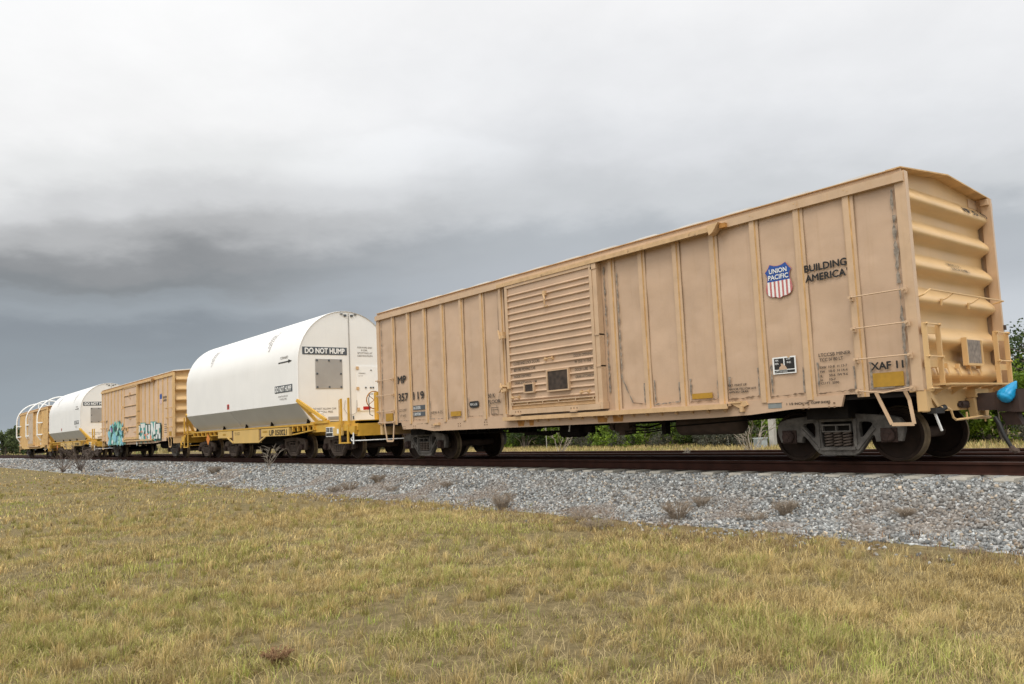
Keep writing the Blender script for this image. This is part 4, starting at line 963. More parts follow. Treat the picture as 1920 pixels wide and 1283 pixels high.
    p = MB(); P1 = [(-12.3, .98), (-12.3, 1.165), (-7.5, 1.165), (-7.5, 1.12), (-4.95, 1.12), (-4.95, .85), (-7.0, .85), (-7.75, .63), (-10.45, .645), (-11.2, .86), (-12.3, .88)]
    p.add([(a, -.012, z) for a, z in ((-12.3, .88), (-10.62, .87), (-10.62, 1.15), (-12.3, 1.15))], [(0, 1, 2, 3)], M['yelpanel'])
    p.extrude([(-10.45, .645), (-7.75, .635), (-7.75, 1.15), (-10.45, 1.15)], lambda a, z: (a, -.02, z), lambda a, z: (a, .1, z), M['yelpanel'])
    p.extrude([(-7.5, .86), (-4.95, .85), (-4.95, 1.14), (-7.5, 1.14)], lambda a, z: (a, -.02, z), lambda a, z: (a, .1, z), M['yelpanel'])
    p.box(-12.3, -4.95, .09, .14, .9, 1.16, M['seam'])
    p.bar((-7.75, -.02, .65), (-7.05, -.02, .87), .05, .05, M['yelpanel'], up=(0, 1, 0)); p.bar((-10.45, -.02, .66), (-11.1, -.02, .88), .05, .05, M['yelpanel'], up=(0, 1, 0))
    for q in ((-7.70, .66, -7.52, 1.12), (-10.6, .72, -10.47, 1.12)): quad(p, *q, sp(.002), M['seam'])
    F = sp(.024)
    text(p, number, -6.72, .885, -5.12, 1.08, F, K, .04); quad(p, -7.35, 1.0, -6.9, 1.06, F, M['ochre']); quad(p, -11.7, .98, -11.35, 1.05, sp(.015), M['ochre'])
    text(p, 'LD LMT', -10.3, 1.03, -9.7, 1.08, F, M['blackfade'], 0); text(p, 'LT WT', -10.25, .96, -9.7, 1.01, F, M['blackfade'], 0)
    p.build('side_panel', None, d, shift=SHC)
    p = MB(); p.box(-2.05, -1.55, -.01, .06, .75, 1.06, M['white']);
    for q in ((-2.03, .90, -1.82, 1.04), (-1.78, .90, -1.57, 1.04), (-2.03, .77, -1.57, .87)): quad(p, *q, sp(.014), K)
    for i in range(2):
        for j in range(2): text(p, 'LUB' if i else 'RPK', -2.01+.25*i, .92+.06*j, -1.86+.25*i, .955+.06*j, sp(.017), M['white'], 0)
    p.box(-1.55, -.95, -.005, .06, .78, 1.02, M['yelpanel']); quad(p, -1.28, .84, -1.12, .98, sp(.008), M['white']); p.build('inspection_stencil', None, d, shift=SHC)
    # gussets bracing the canister
    for xe, sg in ((cf, 1), (cb, -1)):
        p = MB(); X = lambda v: xe+sg*v
        p.bar((X(-.02), -.30, 2.03), (X(.55), .16, 1.26), .09, .10); p.bar((X(-.02), -.30, 2.03), (X(1.25), .12, 1.30), .09, .10); p.bar((X(.28), -.06, 1.62), (X(.60), -.04, 1.58), .05, .05); p.bar((X(.5), .13, 1.25), (X(1.4), .13, 1.25), .08, .10)
        p.box(min(X(.2), X(1.5)), max(X(.2), X(1.5)), .05, .15, 1.2, 1.27)
        part(p, 'brace', M['yel'], root)
    for x in (cf-.1, -6.8, -9.35, -11.9, cb+.15):
        p = MB(); p.box(x-.05, x+.05, .10, .22, 1.20, 1.36); p.bar((x, .07, 1.17), (x, .12, 1.40), .06, .03); part(p, 'tie_down_clamp', M['under'], root)
    # end ladders / stirrups / brake wheel
    for xe, sg in ((0, 1), (-LD, -1)):
        X = lambda v: xe-sg*v
        p = MB(); p.box(min(X(.42), X(.49)), max(X(.42), X(.49)), -.03, .02, 1.15, 1.93); part(p, 'stanchion', M['yel'], root)
        p = MB(); p.box(min(X(.92), X(.99)), max(X(.92), X(.99)), -.03, .02, 1.15, 1.93)
        p.bar((X(.92), -.0, 1.92), (X(1.02), -.0, 1.90), .02, .02); p.tube([(X(1.06), -.02, 1.2), (X(1.06), -.02, 1.89), (X(.97), -.02, 1.90)], .015, 6)
        part(p, 'stanchion', M['yel'], root)
        p = MB()
        for a in (.45, 1.0): p.box(min(X(a), X(a+.09)), max(X(a), X(a+.09)), -.04, -.01, .53, 1.1)
        p.box(min(X(.4), X(1.09)), max(X(.4), X(1.09)), -.05, .02, .52, .56); part(p, 'sill_step', M['yel'], root)
        p = MB(); p.extrude([(.05, 1.05), (.7, 1.05), (.5, .95), (.3, .80), (.1, .80)], lambda a, z: (X(a), -.02, z), lambda a, z: (X(a), .10, z)); p.box(min(X(0), X(.25)), max(X(0), X(.25)), .1, far-.1, .74, 1.2); part(p, 'end_sill', M['yel'], root)
        p = MB(); p.tube([(X(.2), -.05, .60), (X(-.2), .3, .60), (X(-.45), 1.4, .60)], .017, 6); p.tube([(X(.2), -.05, .60), (X(.24), -.05, .66), (X(.12), -.05, .72), (X(.08), -.05, .84)], .02, 6); p.tube([(X(.08), -.06, .84), (X(.08), -.06, .5)], .022, 6); part(p, 'uncoupling_lever', M['white'] if sg > 0 else M['yel'], root)
        coupler(root, xe, sg, hose=False)
    p = MB(); p.box(-.55, -.35, .95, 1.12, 1.2, 2.1, M['yel']); part(p, 'brake_stand', None, root)
    p = MB(); cx, cy, cz = -.65, 1.02, 1.86
    p.tube([(cx, cy+.28*math.cos(q), cz+.28*math.sin(q)) for q in np.linspace(0, 2*math.pi, 25)], .018, 6)
    for q in range(5): p.tube([(cx, cy, cz), (cx, cy+.28*math.cos(q*1.2566), cz+.28*math.sin(q*1.2566))], .012, 5)
    p.tube([(cx, cy, cz), (-.5, cy, cz)], .03, 6); part(p, 'brake_wheel', M['rust'], root)
    p = MB(); p.box(-.66, -.63, .62, .86, 1.55, 1.66, M['redsign']); part(p, 'red_placard', None, root)
    p = MB(); p.tube([(-.6, .95, 2.05), (-.62, .85, 2.05), (-.62, .80, 1.9), (-.62, .83, 1.4), (-.6, .93, 1.35)], .014, 5); part(p, 'hand_grip', M['sign'], root)
    p = MB(); p.add([(-13.5, -.04, .60), (-13.25, -.04, .86), (-13.5, -.04, 1.12), (-13.75, -.04, .86)], [(0, 1, 2, 3)], M['diamond']); p.box(-13.6, -13.4, -.035, .1, .8, .95, M['yel']); part(p, 'hazard_diamond', None, root)
    p = MB(); p.box(-6.4, -.9, YC-.5, YC+.5, .62, .8); p.box(-16.5, -11.0, YC-.5, YC+.5, .62, .8); p.box(-11, -6, YC-.8, YC+.8, .55, 1.1); p.tube([(-7.4, .6, .62), (-6.6, .6, .62)], .12, 10); part(p, 'span_bolster', M['under'], root)
    for x in (-2.28, -5.85, -11.98, -15.42): truck(root, x, 'brown')
    return root
Bc = canister_car(-16.75, True, 'UP 050021')
tag(Bc, 'white round-topped canister on a yellow flatcar numbered UP 050021, coupled behind the nearest boxcar', 'flatcar', 'freight cars coupled in one train')
Dc = canister_car(-16.75-35.75, True, 'UP 050022')
tag(Dc, 'farther white canister flatcar, partly hidden behind the boxcar with graffiti', 'flatcar', 'freight cars coupled in one train')

# ================================================== graffiti boxcar
tan2 = mat('pinkish_tan_paint', (.60, .43, .30), .55, var=.08, vscale=1.5, streak=.25, streakcol=(.42, .26, .13))
rib2 = mat('golden_post_paint', (.62, .41, .19), .55, var=.08, vscale=4, streak=.2, streakcol=(.45, .25, .07))
Cc = boxcar(-35.45, tan2, rib2, M['end'], False, 'flat')
tag(Cc, 'tan boxcar with turquoise and white graffiti along its bottom', 'boxcar', 'freight cars coupled in one train')
p = MB(); Rg = random.Random(3); F = sp(.062)
def shard(cx, cz, a, l, w, m, d):
    ca, sa = math.cos(a), math.sin(a); pl = [(-.5, -.3), (.1, -.5), (.55, -.05), (.15, .45), (-.45, .35)]
    pl = [(cx+l*(u*ca-v*sa*.6), cz+w*(u*sa+v*ca)*1.0) for u, v in pl]; poly(p, pl, sp(d), m)
x0, x1, z0, z1 = -13.25, -9.0, .80, 1.98
p.add([F(x0+.1, .80), F(x1-.1, .80), F(x1, 1.3), F(x1-.9, 1.85), F(-11.3, 2.05), F(x0+.6, 1.85), F(x0, 1.2)], [(0, 1, 2, 3, 4, 5, 6)], M['mint'])
for k in range(150):
    cx = Rg.uniform(x0+.3, x1-.3); cz = z0+.1+(z1-z0)*Rg.random()*(.65+.35*math.sin(math.pi*(cx-x0)/(x1-x0)))
    m_ = Rg.choice([M['mint'], M['lblue'], M['lblue'], M['mint'], M['teal'], M['gdark'], M['gdark'], M['gpur'] if cz > 1.6 else M['lblue'], M['gwhite']])
    shard(cx, cz, Rg.uniform(0, 6.28), Rg.uniform(.25, .75), Rg.uniform(.2, .5), m_, .063+.0004*k)
part(p, 'turquoise_graffiti', None, Cc)
p = MB(); wx = -8.2+1.0; xs_ = [-6.75, -5.75, -4.75, -3.75, -2.75]
for i, xx in enumerate(xs_[:-1] + [-2.85]):
    w_ = .85; top = 1.78+.1*(i % 2)
    poly(p, [(xx-.1, .95), (xx+w_+.06, .90), (xx+w_+.12, top+.03), (xx-.06, top+.06)], sp(.062), M['teal'] if i % 2 else M['gdark'])
    shp = [[(0, .5), (.3, .1), (1, .1), (1, .35), (.5, .4), (1, .6), (1, 1), (.1, 1), (.1, .8), (.6, .8), (0, .65)], [(0, .75), (0, 1), (1, 1), (1, .75), (.65, .75), (.65, .05), (.3, .05), (.3, .75)],
           [(0, .05), (0, 1), (.35, 1), (.35, .35), (.65, .35), (.65, 1), (1, 1), (1, .05)], [(0, .05), (0, 1), (.35, 1), (.7, .5), (.7, 1), (1, 1), (1, .05), (.68, .05), (.3, .55), (.3, .05)], [(0, .05), (.1, 1), (.9, 1), (1, .05), (.65, .05), (.6, .35), (.4, .35), (.35, .05)]][i]
    p.add([sp(.066)(xx+u*w_, .98+v*(top-.98)) for u, v in shp], [tuple(range(len(shp)))], M['gwhite'])
for k in range(46):
    xx = Rg.uniform(-6.9, -2.1); zz = Rg.uniform(.84, 1.45); m_ = Rg.choice([M['gora'], M['teal'], M['gwhite'], M['gdark'], M['teal'], tan2]); shard(xx, zz, Rg.uniform(0, 6.3), Rg.uniform(.12, .4), Rg.uniform(.1, .3), m_, .068+.0005*k)
part(p, 'white_block_graffiti', None, Cc)
shield(Cc, -2.32, 2.75, .46, .56, False)
p = MB(); text(p, 'BUILDING', -1.66, 3.03, -.96, 3.14, sp(.007), M['blackfade'], .02); text(p, 'AMERICA', -1.66, 2.87, -.98, 2.98, sp(.007), M['blackfade'], .02)
quad(p, -2.3, 1.5, -2.05, 1.72, sp(.006), K)
for z in (1.3, 1.4, 1.5, 1.6, 1.7): quad(p, -1.5, z, -1.1, z+.03, sp(.006), M['blackfade'])
for z in (2.25,): text(p, 'CLOSE AND LOCK', -8.9, z, -6.6, z+.06, sp(.12), M['blackfade'], 0)
text(p, 'MP', -14.2, 2.15, -13.77, 2.34, sp(.006), M['blackfade'], 0); text(p, '357', -14.2, 1.66, -13.7, 1.86, sp(.006), M['blackfade'], 0)
part(p, 'lettering', None, Cc)
p = MB(); p.box(-.7, -.28, -.008, .004, 1.12, 1.34); part(p, 'ochre_reflector', M['ochre'], Cc)
p = MB(); p.tube([(-LEN-.2, .55, .66), (-LEN-.7, .6, .64), (-LEN-1.25, .7, .66)], .035, 6)
bl = part(p, 'coupler_bar', M['bluebar'], Cc)

# ================================================== hooped boxcar
gold = mat('golden_yellow_side_paint', (.62, .40, .15), .55, var=.10, vscale=1.5, streak=.3, streakcol=(.46, .26, .10))
Ec = boxcar(-71.05, gold, rib2, M['end'], False, 'flat')
tag(Ec, 'farthest golden boxcar carrying three white clearance hoops around it', 'boxcar', 'freight cars coupled in one train')
p = MB(); p.box(-9.1, -6.3, -.15, -.1, 1.25, 3.98); part(p, 'door_cover', mat('greyed_door_paint', (.50, .40, .30), .6, var=.1), Ec)
for hx in (-2.9, -9.2, -15.15):
    hw = YC+.29; pts = [(hx, .2, 1.22), (hx, -.29, 1.93), (hx, -.29, 3.31)]
    for k in range(1, 24): a = math.pi-math.pi*k/24; pts.append((hx, YC+hw*math.cos(a), 3.36+hw*math.sin(a)))
    pts += [(hx, 2*YC+.29, 3.31), (hx, 2*YC+.29, 1.93), (hx, 2*YC-.2, 1.22)]
    p = MB(); p.tube(pts, .06, 8)
    for z in (1.98, 3.0): p.bar((hx, -.29, z), (hx+1.9*0+.9, -.02, z+.01), .09, .09); p.bar((hx, -.29, z), (hx-.0, -.0, z), .07, .07)
    p.tube([(hx, YC, 4.4), (hx, YC, 5.2)], .05, 8); p.box(hx-.09, hx+.09, -.02, .02, 1.1, 1.3)
    smooth_angle(part(p, 'clearance_hoop', M['hoop'], Ec), 40)
# ------------------------------------------------------------------ grass
def blades(name, x, y, z, h, w, az, lean, col0, col1, m):
    n = len(x); ca, sa = np.cos(az), np.sin(az)
    fa = az+np.pi/2+rng.normal(0, .5, n); cx, cy = np.cos(fa)*w/2, np.sin(fa)*w/2
    V = np.empty((n, 5, 3)); mx_, my_ = x+ca*h*lean*.32, y+sa*h*lean*.32; mz = z+h*.58
    tx, ty = x+ca*h*lean, y+sa*h*lean; tz = z+h*np.sqrt(np.clip(1-lean*lean*.55, .08, 1))
    V[:, 0] = np.stack([x-cx, y-cy, z-.01], -1); V[:, 1] = np.stack([x+cx, y+cy, z-.01], -1)
    V[:, 2] = np.stack([mx_+cx*.75, my_+cy*.75, np.minimum(mz, z+(tz-z)*.68)], -1); V[:, 3] = np.stack([mx_-cx*.75, my_-cy*.75, np.minimum(mz, z+(tz-z)*.68)], -1)
    V[:, 4] = np.stack([tx, ty, tz], -1)
    b = 5*np.arange(n)
    F = np.stack([b, b+1, b+2, b+3, b+3, b+2, b+4], -1).ravel(); S = np.tile([4, 3], n)
    C = np.empty((n, 5, 3)); C[:, :2] = col0[:, None]; C[:, 2:4] = (.5*col0+.5*col1)[:, None]; C[:, 4] = col1
    return np_mesh(name, V.reshape(-1, 3), F, S, C.reshape(-1, 3), m)
GM = mat_attr('grass_blade', .75, .25)
def bound(x): return np.interp(x, [-140, -80, -35, -18, -7, -2, 2, 8, 14], [-2.4, -2.0, -1.55, -1.65, -2.25, -2.7, -2.3, -2.4, -2.5]) + (fbm(x*.7+3, x*.13, 41)-.5)*.8
def sample(n, r0, r1, a0, a1):
    r_ = np.sqrt(r0*r0+(r1*r1-r0*r0)*rng.random(n)); a = a0+(a1-a0)*rng.random(n)
    return CAM[0]+r_*np.cos(a), CAM[1]+r_*np.sin(a), r_
A0, A1 = rad(90+51.2-44), rad(90+51.2+44)
TANC = np.array([.60, .46, .205]); STRAW = np.array([.72, .57, .30]); GRN = np.array([.29, .36, .065]); BRT = np.array([.28, .40, .05]); BRN = np.array([.22, .135, .065]); OLV = np.array([.46, .425, .125])
PX, PY_, PH, PW, PA, PL, P0, P1 = [], [], [], [], [], [], [], []
def tufts(nt, r0, r1, nb, w, spread, hmul=1.0):
    x, y, r_ = sample(nt, r0, r1, A0, A1); bd = bound(x)
    k = (y < bd+.55-1.5*rng.random(nt)**1.3) & (x > -120); x, y, bd = x[k], y[k], bd[k]; m_ = len(x)
    edge = np.clip(1-(bd-y)/1.1, 0, 1)
    gp = fbm(x*.42+11, y*.42+5, 51, 3)*.6 + fbm(x*1.5, y*1.5, 52, 3)*.4
    ls = np.clip((-x-.5)/5, 0, 1)*np.clip((-7.0-y)/2.5, 0, 1)      # greener towards the near left
    dry = np.clip((gp-.45)*6.0+.40-.45*ls+.5*np.clip((-x-18)/15, 0, 1), 0, 1)
    bare = fbm(x*.9+70, y*.9+20, 53, 3); gap = fbm(x*3.1+9, y*3.1+4, 57, 2); keep = rng.random(m_) > np.clip((bare-.53)*6, 0, .85)+np.clip((.43-gap)*5, 0, .75); x, y, bd, edge, dry = (q[keep] for q in (x, y, bd, edge, dry)); m_ = len(x)
    clump = .5*fbm(x*1.2+30, y*1.2+60, 54, 2)+.5*fbm(x*3.4+3, y*3.4+6, 56, 2)
    th = (.032+.062*np.clip(clump*3.4-1.25, 0, 1)+.014*dry)*(.6+.8*rng.random(m_))*hmul*(1-.35*edge)
    ta = 0.35+(fbm(x*.3, y*.3, 55, 2)-.5)*3.0 + rng.normal(0, .5, m_)
    isdry = rng.random(m_) < dry
    isb = rng.random(m_) < edge*.85*np.clip((x+14)/8, .25, 1)
    tb = rng.random(m_)
    c = np.where(isdry[:, None], TANC*(.36+1.1*tb[:, None]), (GRN+(OLV-GRN)*tb[:, None])*(.55+.85*rng.random(m_)[:, None]))
    c = np.where(isb[:, None], BRN*(.7+.6*tb[:, None]), c); dk = rng.random(m_) < .14; c[dk] = np.array([.15, .105, .055])*(.6+.6*tb[dk][:, None])
    br = (rng.random(m_) < .035) & ~isb & ~isdry; c[br] = BRT
    i = np.repeat(np.arange(m_), nb); n = len(i)
    ox, oy = rng.normal(0, spread, n), rng.normal(0, spread, n)
    hh = th[i]*(.45+.75*rng.random(n)); st = rng.random(n) < .035; hh[st] *= 1.55
    az = np.where(rng.random(n) < .55, ta[i]+rng.normal(0, .7, n), np.arctan2(oy, ox)+rng.normal(0, .5, n))
    ln = np.clip(.25+.85*rng.random(n)+.30*isdry[i]*rng.random(n), .1, 1.3)
    dead = rng.random(n) < .28; cc = c[i]*(.6+.75*rng.random(n)[:, None]); cc[dead] = cc[dead]*.25+.75*TANC*(.6+.6*rng.random(dead.sum())[:, None])
    c1 = cc*.72+.28*STRAW; c1[st] = STRAW
    PX.append(x[i]+ox); PY_.append(y[i]+oy); PH.append(hh); PW.append(w*(.6+.8*rng.random(n))); PA.append(az); PL.append(ln); P0.append(cc); P1.append(c1)
tufts(21000, 3.6, 9.0, 16, .0038, .040); tufts(24000, 9.0, 17, 11, .0064, .065); tufts(13000, 17, 34, 8, .014, .13, 1.1); tufts(15000, 34, 125, 7, .045, .45, 1.3)
# cut straw lying flat
x, y, r_ = sample(52000, 3.6, 16, A0, A1); k = (y < bound(x)-.2) & (rng.random(len(x)) < np.clip((fbm(x*.7+5, y*.7+9, 61, 3)-.36)*5, .12, 1)); x, y = x[k], y[k]; n = len(x)
PX.append(x); PY_.append(y); PH.append(.05+.16*rng.random(n)); PW.append(np.full(n, .0036)); PA.append(rng.random(n)*6.28); PL.append(1.1+.22*rng.random(n)); q = STRAW*(.32+.55*rng.random(n)[:, None]); P0.append(q); P1.append(q)
cat_ = np.concatenate
def bunches(nt, r0, r1, nb, w):
    x, y, r_ = sample(nt, r0, r1, A0, A1); bd = bound(x); k = (y < bd-.1) & (rng.random(nt) < np.clip(fbm(x*.5+80, y*.5+15, 71, 3)*4-1.3, .08, 1)); x, y, bd = x[k], y[k], bd[k]; m_ = len(x)
    th = .075+.095*rng.random(m_); tb = rng.random(m_); gr = rng.random(m_) < .28
    c = np.where(gr[:, None], OLV*(.6+.5*tb[:, None]), TANC*(.6+.7*tb[:, None])); ta = .35+rng.normal(0, .6, m_)
    i = np.repeat(np.arange(m_), nb); n = len(i); a = rng.random(n)*6.28; q = rng.random(n)**.7; ox, oy = .05*q*np.cos(a), .05*q*np.sin(a)
    ln = np.clip(.15+.75*q+.15*rng.normal(size=n), .05, 1.1); az = np.where(rng.random(n) < .35, ta[i]+rng.normal(0, .4, n), a)
    cc = c[i]*(.6+.7*rng.random(n)[:, None]); PX.append(x[i]+ox); PY_.append(y[i]+oy); PH.append(th[i]*(.5+.6*rng.random(n))); PW.append(w*(.6+.7*rng.random(n))); PA.append(az); PL.append(ln); P0.append(cc*.85); P1.append(cc*.8+.2*STRAW)
bunches(2000, 4, 9.5, 38, .0034); bunches(4200, 9.5, 20, 26, .006); bunches(3000, 20, 45, 18, .014)
x, y = sample(9000, 5, 26, A0, A1)[:2]; bd = bound(x); k = (np.abs(y-bd+.25) < .75) & (x > -16); x, y = x[k], y[k]
i = np.repeat(np.arange(len(x)), 10); n = len(i); q = np.array([.27, .165, .09])*(.5+.8*rng.random(n)[:, None]); gq = rng.random(len(x))[i] < .18; q[gq] = OLV*.7
PX.append(x[i]+rng.normal(0, .06, n)); PY_.append(y[i]+rng.normal(0, .06, n)); PH.append(.03+.09*rng.random(n)); PW.append(np.full(n, .006)); PA.append(rng.random(n)*6.28); PL.append(.3+.9*rng.random(n)); P0.append(q); P1.append(q*1.1)
x, y = cat_(PX), cat_(PY_)
zb = np.where(y > -2.7, np.maximum(ground_z(x, y), ballast_z(x, y)), ground_z(x, y))
tag(blades('grass', x, y, zb, cat_(PH), cat_(PW), cat_(PA), cat_(PL), cat_(P0), cat_(P1), GM), 'dry tan and green grass filling the foreground', 'grass', kind='stuff')
# meadow beyond the tracks
n = 60000; x = -75+95*rng.random(n); y = 8.7+14*rng.random(n)**1.3; d_ = fbm(x*.3, y*.3, 63, 3)
c = np.array([.46, .36, .155])*(.75+.5*rng.random(n)[:, None]); gr = rng.random(n) < np.clip((d_-.5)*2, .06, .5); c[gr] = np.array([.24, .24, .07])*(.8+.4*rng.random(gr.sum())[:, None])
tag(blades('meadow_grass', x, y, ground_z(x, y), .07+.13*rng.random(n), .02+.015*rng.random(n), rng.random(n)*6.28, .2+.5*rng.random(n), c, c*1.1, GM), 'tan meadow grass between the tracks and the thicket', 'grass', kind='stuff')
n = 9000; x = -260+170*rng.random(n); y = 1.5+60*rng.random(n); y = np.where((y < 9) & (x > -150), y+9, y)
c = np.array([.36, .29, .13])*(.7+.6*rng.random(n)[:, None]); gr = rng.random(n) < .3; c[gr] = np.array([.16, .19, .06])
tag(blades('far_weeds', x, y, np.full(n, -.45), .2+.5*rng.random(n)**2, np.full(n, .16), rng.random(n)*6.28, .3+.5*rng.random(n), c, c, GM), 'pale weeds around the far left end of the tracks', 'weeds', kind='stuff')

# ------------------------------------------------------------------ dead weeds on the gravel
def px_ground(u, v, z):
    a = (u-960+15.43)/1484.9; b = -(v-641.5-30.3)/1484.9; d = _f+_r*a+_u*b; t_ = (z-CAM[2])/d[2]; return CAM+t_*d
def weed_mesh(nst, h, spread, seed, wire=.0035):
    q = random.Random(seed); p = MB()
    for k in range(nst):
        a = q.uniform(0, 6.28); r_ = q.random()**.5*spread*.35; x, y = r_*math.cos(a), r_*math.sin(a); hh = h*q.uniform(.5, 1.05); o = q.uniform(.3, .9)*spread
        pts = [(x, y, -.02), (x+o*.35*math.cos(a), y+o*.35*math.sin(a), hh*.55), (x+o*math.cos(a+q.uniform(-.4, .4)), y+o*math.sin(a+q.uniform(-.4, .4)), hh)]
        p.tube(pts, [wire, wire*.8, wire*.4], 3, cap=False)
        for j in range(3):
            t_ = q.uniform(.35, .95); b0 = Vector(pts[1]).lerp(Vector(pts[2]), t_); p.tube([b0, b0+Vector((q.uniform(-1, 1), q.uniform(-1, 1), q.uniform(.1, .9)))*h*.28], [wire*.7, wire*.3], 3, cap=False)
    return p
M['weed'] = mat('dead_weed_stalk', (.27, .215, .16), .95, var=.3, vscale=20); M['weedrust'] = mat('rusty_dead_weed', (.25, .145, .075), .95, var=.3, vscale=20)
protos = [weed_mesh(60+25*s_, .15+.03*s_, .24, s_).build('dry_weed', M['weed']) for s_ in (1, 2, 3)]; used = set()
spots = [(1089, 928, 1), (1117, 925, 1.1), (1157, 930, .9), (1268, 942, 1.1), (1340, 937, .8), (1413, 952, 1.0), (1222, 948, .7), (1317, 960, .7), (1011, 934, .8), (1036, 936, .7), (1474, 973, .9), (1186, 944, .7), (655, 908, 1.3), (625, 905, .9), (612, 902, 1.0), (710, 916, .9), (735, 914, .8), (770, 922, 1.0), (838, 926, .8), (940, 922, 1.2), (958, 928, .8), (262, 880, 1.2), (240, 884, .8), (205, 890, .9), (425, 892, 1.0), (402, 896, 1.2), (890, 938, .7), (1560, 965, .6), (1700, 985, .7), (1815, 968, .8), (1610, 1000, .8)]
spots = [q for k, q in enumerate(spots) if k not in (2, 4, 6, 8, 9, 11, 14, 17, 21, 26, 27, 30)]
for i, (u_, v_, s_) in enumerate(spots):
    P = px_ground(u_, v_, -.62); P = px_ground(u_, v_, float(np.interp(P[1], PY, PZ)))
    o = protos[i % 3] if i < 3 else protos[i % 3].copy()
    if i >= 3: COL.objects.link(o)
    d_ = math.hypot(P[0]-CAM[0], P[1]-CAM[1]); o.location = (P[0], P[1], float(ballast_z(np.array([P[0]]), np.array([P[1]]))[0])); o.rotation_euler = (0, 0, R.uniform(0, 6.28)); o.scale = (s_*R.uniform(.7, 1.3), s_*R.uniform(.7, 1.3), s_*R.uniform(.6, 1.1))
    tag(o, 'dry grey-brown weed tuft growing in the gravel slope', 'dead weed', 'dry weed tufts on the gravel')
P = px_ground(520, 1243, -.76); o = weed_mesh(120, .09, .11, 9, .0035).build('dead_plant', M['weedrust']); o.location = P; tag(o, 'small rust-brown dead plant in the foreground grass, left of centre', 'dead plant')
def twig_bush(name, loc, h, spread, n, seed, m, label, wire=.006, lean=(0, 0)):
    q = random.Random(seed); p = MB()
    for k in range(n):
        a = q.uniform(0, 6.28); o = q.uniform(.2, 1)*spread; hh = h*q.uniform(.6, 1.05); pts = [Vector((.05*math.cos(a), .05*math.sin(a), -.05))]
        for j in range(1, 6): t_ = j/5; pts.append(Vector((o*t_*math.cos(a)+q.uniform(-.05, .05)*h+lean[0]*t_*t_, o*t_*math.sin(a)+q.uniform(-.05, .05)*h+lean[1]*t_*t_, hh*t_)))
        p.tube(pts, [wire*(1-.13*j) for j in range(6)], 4, cap=False)
        for j in range(6):
            b0 = pts[q.randint(2, 4)].lerp(pts[5], q.random()); dv = Vector((math.cos(a)+q.uniform(-1, 1), math.sin(a)+q.uniform(-1, 1), q.uniform(.2, 1.2)))*h*.17; p.tube([b0, b0+dv*.5+Vector((0, 0, .02)), b0+dv], [wire*.55, wire*.45, wire*.3], 3, cap=False)
    o = p.build(name, m); o.location = loc; tag(o, label, 'bare bush'); return o
P = px_ground(505, 878, -.3); twig_bush('dead_stalks', P, .75, .85, 9, 4, M['twig'], 'few pale dead stalks leaning over the near rail before the canister car', .014, (.5, 0))
P = px_ground(150, 880, -.55); twig_bush('bare_bush', P, 1.5, 1.3, 24, 6, M['twigdark'], 'leafless grey bush on the gravel before the far canister car', .017)
P = px_ground(118, 884, -.6); twig_bush('bare_bush', P, 1.0, .9, 14, 8, M['twigdark'], 'smaller leafless bush at the left end of the gravel', .016)
twig_bush('bare_bush', (-12.06, 13.5, -.63), 1.3, 1.1, 12, 12, M['twig'], 'bleached bare bush in the tan field behind the boxcar, beside the grey pole', .017)
twig_bush('bare_bush', (-21.8, 13.0, -.63), 1.5, 1.2, 12, 14, M['twig'], 'thin bare bush in the tan field behind the boxcar door', .014)
p = weed_mesh(16, .34, .16, 31, .008); p.extrude([(-.3, 0), (.3, 0), (.12, .2), (-.08, .22)], lambda a, c: (a, -.12, c), lambda a, c: (a*.5, .12, c*.8)); o = p.build('debris_heap', M['tie']); o.location = (-8.8, 5.7, -.31); o.scale = (.7, .7, 1)
tag(o, 'small pale heap of debris between the rails of the empty track', 'debris')

# ------------------------------------------------------------------ shrubs and trees
LM = mat_attr('leaf', .6, .3, spec=.3)
def crown(name, blobs, n, leaf, cols, seed, root):
    g_ = np.random.default_rng(seed); bl = np.array(blobs); vol = bl[:, 3]**2; k = g_.choice(len(bl), n, p=vol/vol.sum())
    # leaf clumps: leaves cluster around twig ends inside each blob
    ncl = max(12, n//22); kc = g_.choice(len(bl), ncl, p=vol/vol.sum()); dv = g_.normal(size=(ncl, 3)); dv /= np.linalg.norm(dv, axis=1)[:, None]; rr_ = (.45+.62*g_.random(ncl)**.6)
    cc = bl[kc, :3]+dv*(bl[kc, 3]*rr_)[:, None]*np.array([1, 1, .85]); ct = g_.random(ncl); cs = .10+.16*g_.random(ncl)
    j = g_.integers(0, ncl, n); P = cc[j]+g_.normal(size=(n, 3))*(cs[j]*np.median(bl[:, 3]))[:, None]
    a = g_.normal(size=(n, 3)); a /= np.linalg.norm(a, axis=1)[:, None]; b = g_.normal(size=(n, 3)); b -= a*(a*b).sum(1)[:, None]; b /= np.linalg.norm(b, axis=1)[:, None]
    s_ = leaf*(.6+.8*g_.random(n))[:, None]; V = np.stack([P-a*s_, P+b*s_*.5, P+a*s_, P-b*s_*.5], 1); V[..., 2] = np.maximum(V[..., 2], .02)
    cols = np.array(cols); t_ = np.clip(ct[j]+g_.normal(0, .12, n), 0, .999)*(len(cols)-1); i0 = t_.astype(int); c = cols[i0]+(cols[i0+1]-cols[i0])*(t_-i0)[:, None]; c *= (.75+.5*g_.random(n))[:, None]
    o = np_mesh(name, V.reshape(-1, 3), np.arange(4*n), np.full(n, 4), np.repeat(c, 4, 0), LM); o.parent = root; return o
BRIGHT = [(.05, .085, .012), (.13, .21, .02), (.24, .33, .03), (.16, .24, .035)]
DARK = [(.02, .038, .012), (.045, .075, .02), (.08, .115, .028), (.06, .09, .034)]
GREYG = [(.07, .075, .055), (.10, .105, .07), (.12, .12, .085), (.08, .08, .06)]
